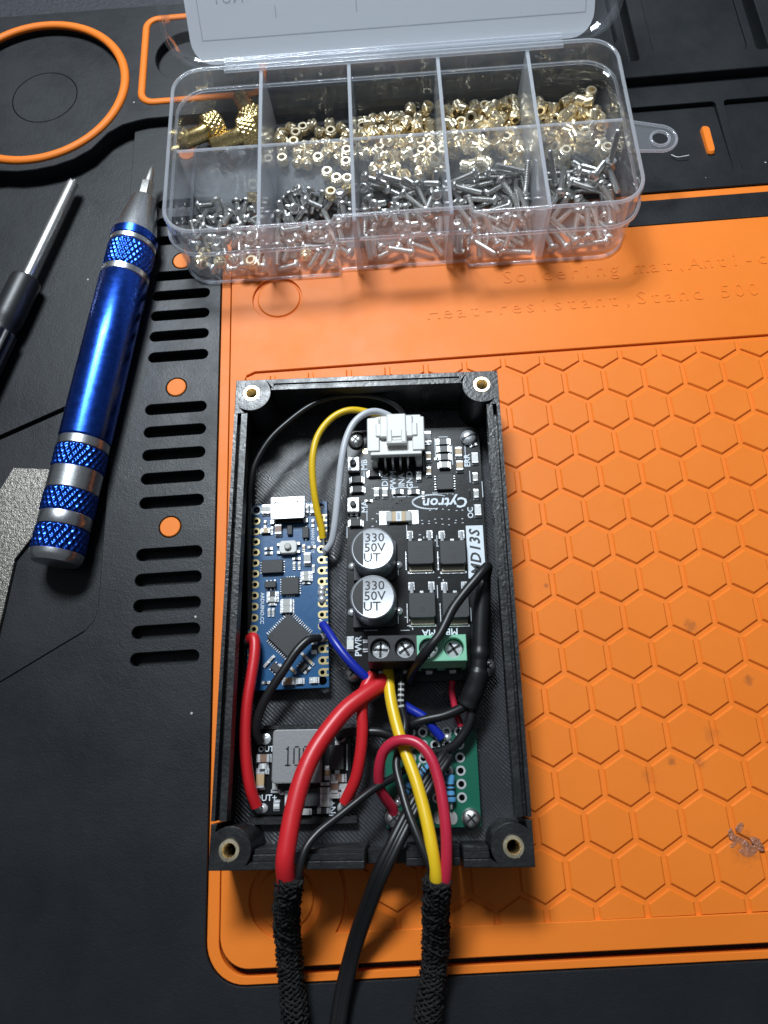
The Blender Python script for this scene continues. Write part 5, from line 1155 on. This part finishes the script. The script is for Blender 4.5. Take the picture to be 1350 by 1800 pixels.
def wire(name, pts, r, m, label, n=12, ends=None, cat='wire', group=None, k=8):
    P = smooth(pts, k)
    g = G(); g.tube(P, r, n)
    if not ends: return solo(name, g, m, label, cat, group, angle=60, base=tuple(P[0]))
    th = Thing(name, label, cat, tuple(P[0]), None, group)
    ins = th.part('insulation', g, m, angle=60)
    for e in ends:
        a, b = (P[0], P[1]) if e == 0 else (P[-1], P[-2])
        d = (a - b).normalized(); g = G()
        g.tube([a - d * .2, a + d * .7, a + d * 1.3 + Vector((0, 0, -.5))], [r * .62, r * .55, r * .4], 8); th.part('bare_end', g, 'solder')
    return th
wire('wire', [(-69.52,-70.49,5.0),(-69.37,-62.38,6.5),(-69.12,-52.26,8.5),(-68.82,-44.38,9.5),(-68.37,-39.47,10.5),(-66.98,-33.71,11.5),(-63.41,-27.68,12),(-58.4,-22.89,12),(-53.32,-19.39,12),(-48.25,-17.82,12),(-42.13,-17.7,12),(-37.16,-18.71,12),(-33.89,-20.37,11.5),(-32.13,-22.11,10.5),(-31.45,-23.91,9.8)], .68, 'w_blk', 'thin black wire arching along the rear wall from plug to left side')
wire('wire', [(-52.28,-50.95,6.6),(-52.35,-48.78,7.6),(-53.0,-45.34,9),(-53.48,-40.97,10.5),(-53.63,-36.42,11.5),(-53.34,-32.37,12),(-52.31,-28.1,12),(-50.21,-24.73,12),(-47.45,-22.41,12),(-44.33,-21.36,11.8),(-41.02,-21.51,11),(-37.86,-22.56,10.2),(-34.99,-24.24,9.8)], .80, 'w_yel', 'thin yellow wire curving from white plug to the blue board', ends=[0])
wire('wire', [(-51.46,-53.81,6.4),(-50.12,-52.16,7.4),(-49.2,-48.98,8.8),(-48.41,-44.64,10),(-47.6,-39.49,11),(-46.64,-33.74,12),(-45.53,-29.15,12.2),(-43.64,-25.19,12.2),(-41.0,-22.77,12),(-38.3,-21.93,11.4),(-35.42,-22.7,10.4),(-33.64,-24.34,9.8)], .80, 'w_whi', 'greyish white wire curving from white plug to the blue board', ends=[0])
wire('wire', [(-52.76,-70.9,7.0),(-51.68,-72.53,8),(-49.51,-76.12,9.5),(-46.79,-79.86,10),(-43.94,-82.95,9.5),(-41.13,-85.32,8),(-37.46,-88.15,7),(-34.81,-90.05,6.8),(-31.6,-92.22,7),(-29.86,-94.59,6.5),(-28.56,-96.35,6)], .98, 'w_blu', 'dark blue wire running from blue board down to the green board', ends=[0])
wire('wire', [(-53.44,-74.03,7.2),(-54.56,-74.12,8.2),(-55.94,-74.66,9),(-58.35,-77.05,9.6),(-61.18,-81.11,9.8),(-63.8,-84.59,9.5),(-65.72,-87.71,9),(-66.97,-90.83,8.2),(-67.3,-93.29,7.2),(-66.7,-95.01,6)], .95, 'w_blk', 'black wire crossing the lower half of the blue board', ends=[0])
wire('wire', [(-69.05,-73.27,7.0),(-68.04,-73.05,7.6),(-67.57,-74.27,8),(-67.57,-77.42,8.5),(-68.17,-82.26,9),(-68.94,-87.53,9.2),(-69.3,-93.25,9),(-69.13,-98.87,8.5),(-68.49,-103.88,7.5),(-67.5,-107.48,6)], 1.22, 'w_red', 'red wire hugging the left wall beside the blue board', ends=[0, 1])
wire('wire', [(-39.83,-84.0,8.2),(-40.69,-84.86,9),(-44.04,-87.03,10.6),(-47.81,-89.77,12),(-51.4,-93.78,13.4),(-54.41,-98.1,14.8),(-56.57,-102.94,16),(-58.04,-108.24,17),(-59.05,-113.39,17.8),(-59.6,-116.93,17.9),(-59.68,-119.98,16.4),(-59.81,-122.61,14.6)], 1.8, 'w_red', 'thick red cable arching from black terminal out through the front wall', n=18)
wire('wire', [(-42.06,-82.71,8.5),(-42.8,-83.67,9),(-44.07,-86.12,9.6),(-44.69,-89.57,9.8),(-44.79,-94.1,9.6),(-45.53,-99.07,9),(-46.87,-103.61,7.8),(-49.31,-107.78,6)], 1.22, 'w_red', 'medium red wire from black terminal down to the regulator board', ends=[1])
wire('wire', [(-38.89,-82.12,8),(-38.81,-83.39,8.6),(-38.71,-86.44,9.6),(-38.28,-90.0,10.6),(-37.25,-94.97,12),(-35.9,-99.43,13.4),(-34.41,-104.16,14.8),(-33.32,-108.88,16),(-32.57,-113.23,17),(-32.13,-117.09,17.5),(-31.88,-120.77,17),(-31.84,-123.34,15.5)], 1.22, 'w_yel', 'thick yellow wire running straight down from the terminals to the right sleeve', n=16)
wire('wire', [(-39.42,-110.17,5.4),(-39.78,-109.02,6.4),(-40.97,-107.05,8.4),(-41.71,-105.24,10),(-41.66,-102.01,12),(-40.61,-98.75,13.6),(-38.54,-96.95,14.8),(-36.01,-96.58,15.6),(-33.38,-97.49,16.2),(-31.25,-100.15,16.8),(-30.06,-104.35,17.3),(-29.56,-108.69,17.8),(-29.41,-113.32,18),(-29.66,-117.77,17.6),(-30.14,-121.38,16.6),(-30.51,-123.95,15)], 1.08, 'w_pink', 'crimson wire looped over the yellow wire from the green board', ends=[0])
bw = Thing('wire', 'black wire with white printed dashes dropping from the green terminal', 'wire', [(-36.05,-83.49,8)][0])
P = smooth([(-36.05,-83.53,8.4),(-36.34,-86.52,9),(-36.51,-89.44,9.4),(-35.9,-92.92,9.6),(-36.56,-96.27,10.4),(-37.75,-99.31,11.8),(-38.09,-101.66,12.8),(-37.38,-105.26,14.2),(-36.21,-109.85,15.8),(-34.57,-114.31,17),(-33.15,-118.0,17.4),(-32.21,-120.97,16.8),(-32.05,-123.35,15.4)])
g = G(); g.tube(P, .85, 12); ins = bw.part('insulation', g, 'w_blk', angle=60)
g = G()
for i in range(4, 18, 3):
    p, d = P[i], (P[i + 1] - P[i]).normalized()
    T_, _ = axis_frame(p, P[i + 1])
    arc = [math.radians(20 + 100 * q / 5) for q in range(6)]
    up = T_.to_3x3().inverted() @ Vector((0, -.1, 1)); a0 = math.atan2(up.y, up.x)
    v = [(.87 * math.cos(a0 + t), .87 * math.sin(a0 + t), z) for z in (0, .45) for t in [math.radians(-45 + 18 * q) for q in range(6)]]
    g.add(v, [(q, q + 1, q + 7, q + 6) for q in range(5)], T=T_)
bw.part('printed_dashes', g, 'greyc', ins)
wire('wire', [(-36.52,-101.98,8),(-39.0,-103.47,9.5),(-41.63,-104.69,11),(-44.35,-106.2,12.2),(-49.24,-109.48,14),(-53.31,-112.19,15.6),(-55.6,-114.55,16.6),(-56.66,-116.98,17),(-57.3,-119.59,16.6),(-57.91,-122.16,15)], .78, 'w_blk', 'thin black wire slanting from the green board to the left sleeve')
wire('wire', [(-50.32,-94.88,5.6),(-49.0,-94.18,6.4),(-46.76,-93.89,7.2),(-44.23,-94.16,7.6),(-41.39,-94.44,7.6),(-38.72,-95.37,7.2),(-35.73,-96.65,6.4),(-33.15,-97.22,5.6)], .98, 'w_blk', 'black wire lying across from regulator board to green board')
# fat black cable
P = smooth([(-27.69,-99.81,7),(-28.76,-101.09,8),(-31.86,-104.81,9.8),(-34.62,-108.43,11.2),(-37.07,-111.94,12.4),(-39.72,-116.15,13.4),(-42.37,-120.59,13),(-45.02,-126.01,9.6),(-47.52,-131.4,6.0),(-49.52,-136.69,3.4),(-51.12,-141.63,2.5),(-52.44,-147.27,2.3),(-53.49,-152.72,2.3),(-54.33,-158.92,2.3),(-55.47,-169.14,2.3),(-56.11,-185.13,2.3)])
n_ = len(P); g = G()
for s_ in (-1, 1):
    Q = []
    for i in range(n_):
        d = (P[min(i + 1, n_ - 1)] - P[max(i - 1, 0)]).normalized(); q = d.cross(Vector((0, 0, 1))).normalized()
        Q.append(P[i] + q * (s_ * .72))
    g.tube(Q, .98, 14)
pc = Thing('power_cable', 'flat twin black cable leaving the tray through the middle front gap', 'cable', tuple(P[-1]))
pc.part('twin_jacket', g, 'w_blkm', angle=60)
g = G(); g.tube(P, .93, 12); pc.part('web', g, 'w_blkm', angle=60)
# black wire that rises from the terminal, folds over and comes back inside a shrink tube
wire('wire', [(-34.41,-84.35,8.5),(-34.08,-83.36,10),(-33.13,-82.08,12.5),(-31.5,-80.63,15.6),(-29.62,-78.73,16.8),(-27.73,-76.68,17),(-26.25,-74.28,16.8),(-24.46,-71.26,16.5),(-21.94,-68.27,16.4),(-19.29,-65.48,16.2),(-17.23,-63.24,15.6),(-16.17,-62.12,14.4),(-16.07,-62.66,12.6),(-16.76,-64.46,11.4)], 1.02, 'w_blkm', 'dark wire rising from green terminal and folding over beside the name strip', n=14)
P = smooth([(-16.09,-61.85,11),(-17.07,-65.55,10.8),(-18.03,-70.45,10.6),(-18.73,-75.28,10.4),(-19.31,-80.03,10.2),(-19.99,-83.51,10),(-20.85,-86.57,9.6),(-21.98,-88.88,9.0),(-22.67,-90.19,8.6)])
rad = []
for i in range(len(P)):
    t_ = i / (len(P) - 1); r_ = 1.1 + min(1, t_ * 5) * .75
    if abs(t_ - .50) < .02: r_ += .22
    if t_ > .62: r_ += .38 + .12 * math.sin(t_ * 40) * .3
    rad.append(r_)
g = G(); g.tube(P, rad, 18)
solo('heat_shrink_tube', g, 'w_blkm', 'black shrink tube bundle along the right side of the motor driver board', 'tube', angle=60, base=tuple(P[0]))
wire('wire', [(-22.43,-89.79,9.2),(-23.9,-90.6,8.8),(-25.85,-91.37,8.4),(-28.26,-92.01,8),(-31.14,-92.39,7.6),(-33.56,-92.92,7.2),(-35.31,-93.93,6.4),(-35.71,-96.17,5.6)], 1.0, 'w_blk', 'black wire bending left out of the shrink tube end')
wire('wire', [(-22.18,-89.89,8.8),(-21.95,-91.38,8.6),(-22.48,-93.39,8.4),(-23.58,-95.35,8),(-25.14,-97.16,7.6),(-26.87,-98.4,7),(-28.78,-98.95,6.2),(-30.42,-98.96,5.4)], 1.05, 'w_blk', 'black wire curling down out of the shrink tube onto the green board')
wire('wire', [(-25.19,-84.69,6.5),(-25.57,-86.52,6),(-25.39,-88.86,5.6),(-25.03,-91.58,5.6),(-24.57,-93.13,5.8),(-24.31,-94.18,5.8)], .7, 'w_pink', 'thin dark red wire half hidden below the green terminal', ends=[1])
wire('wire', [(-20.52,-84.44,6),(-20.89,-86.05,5.6),(-21.42,-88.22,5),(-22.24,-90.53,5)], .6, 'w_whi', 'short pale wire beside the shrink tube near the mounting screw') if False else None

# ---------------------------------------------------------------- braided sleeves
def sleeve(label, pts, r):
    P = smooth(pts, 14); th = Thing('braided_sleeve', label, 'sleeve', tuple(P[-1]), None, 'braided cable sleeves')
    g = G(); g.tube(P, r * .86, 14); core = th.part('inner_tube', g, 'cloth')
    # resample by arc length
    Ls = [0.0]
    for a, b in zip(P, P[1:]): Ls.append(Ls[-1] + (b - a).length)
    tot = Ls[-1]
    def at(s):
        s = max(0, min(tot - 1e-6, s)); i = 0
        lo, hi = 0, len(Ls) - 1
        while hi - lo > 1:
            m_ = (lo + hi) // 2
            if Ls[m_] <= s: lo = m_
            else: hi = m_
        t = (s - Ls[lo]) / (Ls[hi] - Ls[lo]); return P[lo].lerp(P[hi], t), (P[hi] - P[lo]).normalized()
    g = G(); ns = 9; pitch = 9.5; step = .34
    N = int(tot / step)
    for dirn in (1, -1):
        for q in range(ns):
            pts_ = []
            for j in range(N + 1):
                s = j * step; c, d = at(s)
                up = Vector((0, 0, 1)); a = (up - d * up.dot(d)).normalized(); b = d.cross(a)
                th_ = 2 * PI * (q / ns) + dirn * 2 * PI * s / pitch
                rr = r + .24 * dirn * math.cos(ns * (2 * PI * s / pitch) + q * 2 * PI) + random.uniform(-.17, .17) + .16 * math.sin(s * .9 + q)
                pts_.append(c + (a * math.cos(th_) + b * math.sin(th_)) * rr)
            g.tube(pts_, [.27 + random.uniform(-.09, .1) for _ in pts_], 5)
    yarn = th.part('woven_yarn', g, 'cloth', angle=80); yarn['kind'] = 'stuff'
    g = G()
    for _ in range(420):
        s = random.uniform(0, tot); c, d = at(s); th_ = random.uniform(0, 2 * PI)
        up = Vector((0, 0, 1)); a = (up - d * up.dot(d)).normalized(); b = d.cross(a)
        n_ = a * math.cos(th_) + b * math.sin(th_); p = c + n_ * r
        l = random.uniform(.5, 1.5); t2 = (d * random.uniform(-1, 1) + n_ * random.uniform(.1, .7) + n_.cross(d) * random.uniform(-1, 1)).normalized()
        g.tube([p, p + t2 * l * .5, p + t2 * l + d * .2], [.06, .05, .03], 3)
    fz = th.part('loose_fibres', g, 'cloth'); fz['kind'] = 'stuff'
    return th
sleeve('black braided sleeve round the thick red cable below the tray', [(-58.65,-119.59,16.8),(-59.3,-121.54,15.6),(-60.29,-124.81,12.6),(-60.92,-128.73,9.2),(-61.15,-132.68,6.2),(-61.14,-137.01,4.0),(-60.89,-141.99,3.2),(-60.53,-146.71,3.1),(-60.18,-152.2,3.1),(-59.85,-158.43,3.1),(-59.6,-168.66,3.1),(-59.98,-184.6,3.1)], 2.2)
sleeve('black braided sleeve round the yellow and crimson wires below the tray', [(-31.6,-121.31,16.6),(-31.84,-123.36,15.4),(-32.25,-126.64,12.4),(-32.49,-130.56,9.0),(-32.74,-134.44,6.2),(-33.36,-138.71,4.0),(-34.34,-143.12,3.2),(-35.56,-147.74,3.1),(-36.81,-153.13,3.1),(-38.2,-159.25,3.1),(-39.93,-169.35,3.1),(-41.68,-185.15,3.1)], 2.25)

# stray plastic strings on the rear floor of the tray
g = G()
for pts in [[(-25.61,-19.04,3.2),(-24.18,-18.62,4),(-22.89,-19.71,5),(-21.22,-19.42,6),(-19.44,-19.72,6),(-17.93,-19.64,6.5),(-16.86,-19.41,5)],[(-24.53,-19.65,3),(-22.4,-18.76,5.5),(-20.36,-19.6,5),(-18.21,-19.97,6)],[(-18.66,-19.28,8),(-18.34,-19.15,10),(-17.53,-18.69,11)],[(-30.78,-19.4,8),(-28.03,-19.3,5),(-26.0,-20.48,3),(-23.21,-24.49,2.8)]]:
    g.tube(smooth(pts, 5), .085, 4)
solo('print_strings', g, 'w_blk', 'fine loose plastic strings left by printing at the rear wall', 'strings', angle=80)
# pale fibre on the mat near the hang tab and flecks of swarf
g = G(); g.tube(smooth([(49.68,58.57,0),(50.95,57.31,0.3),(52.45,57.16,0.5),(54.2,57.29,0.6)], 6), .12, 5)
solo('fibre', g, 'speck', 'tiny pale fibre on the black mat below the hang tab', 'fibre', angle=80)
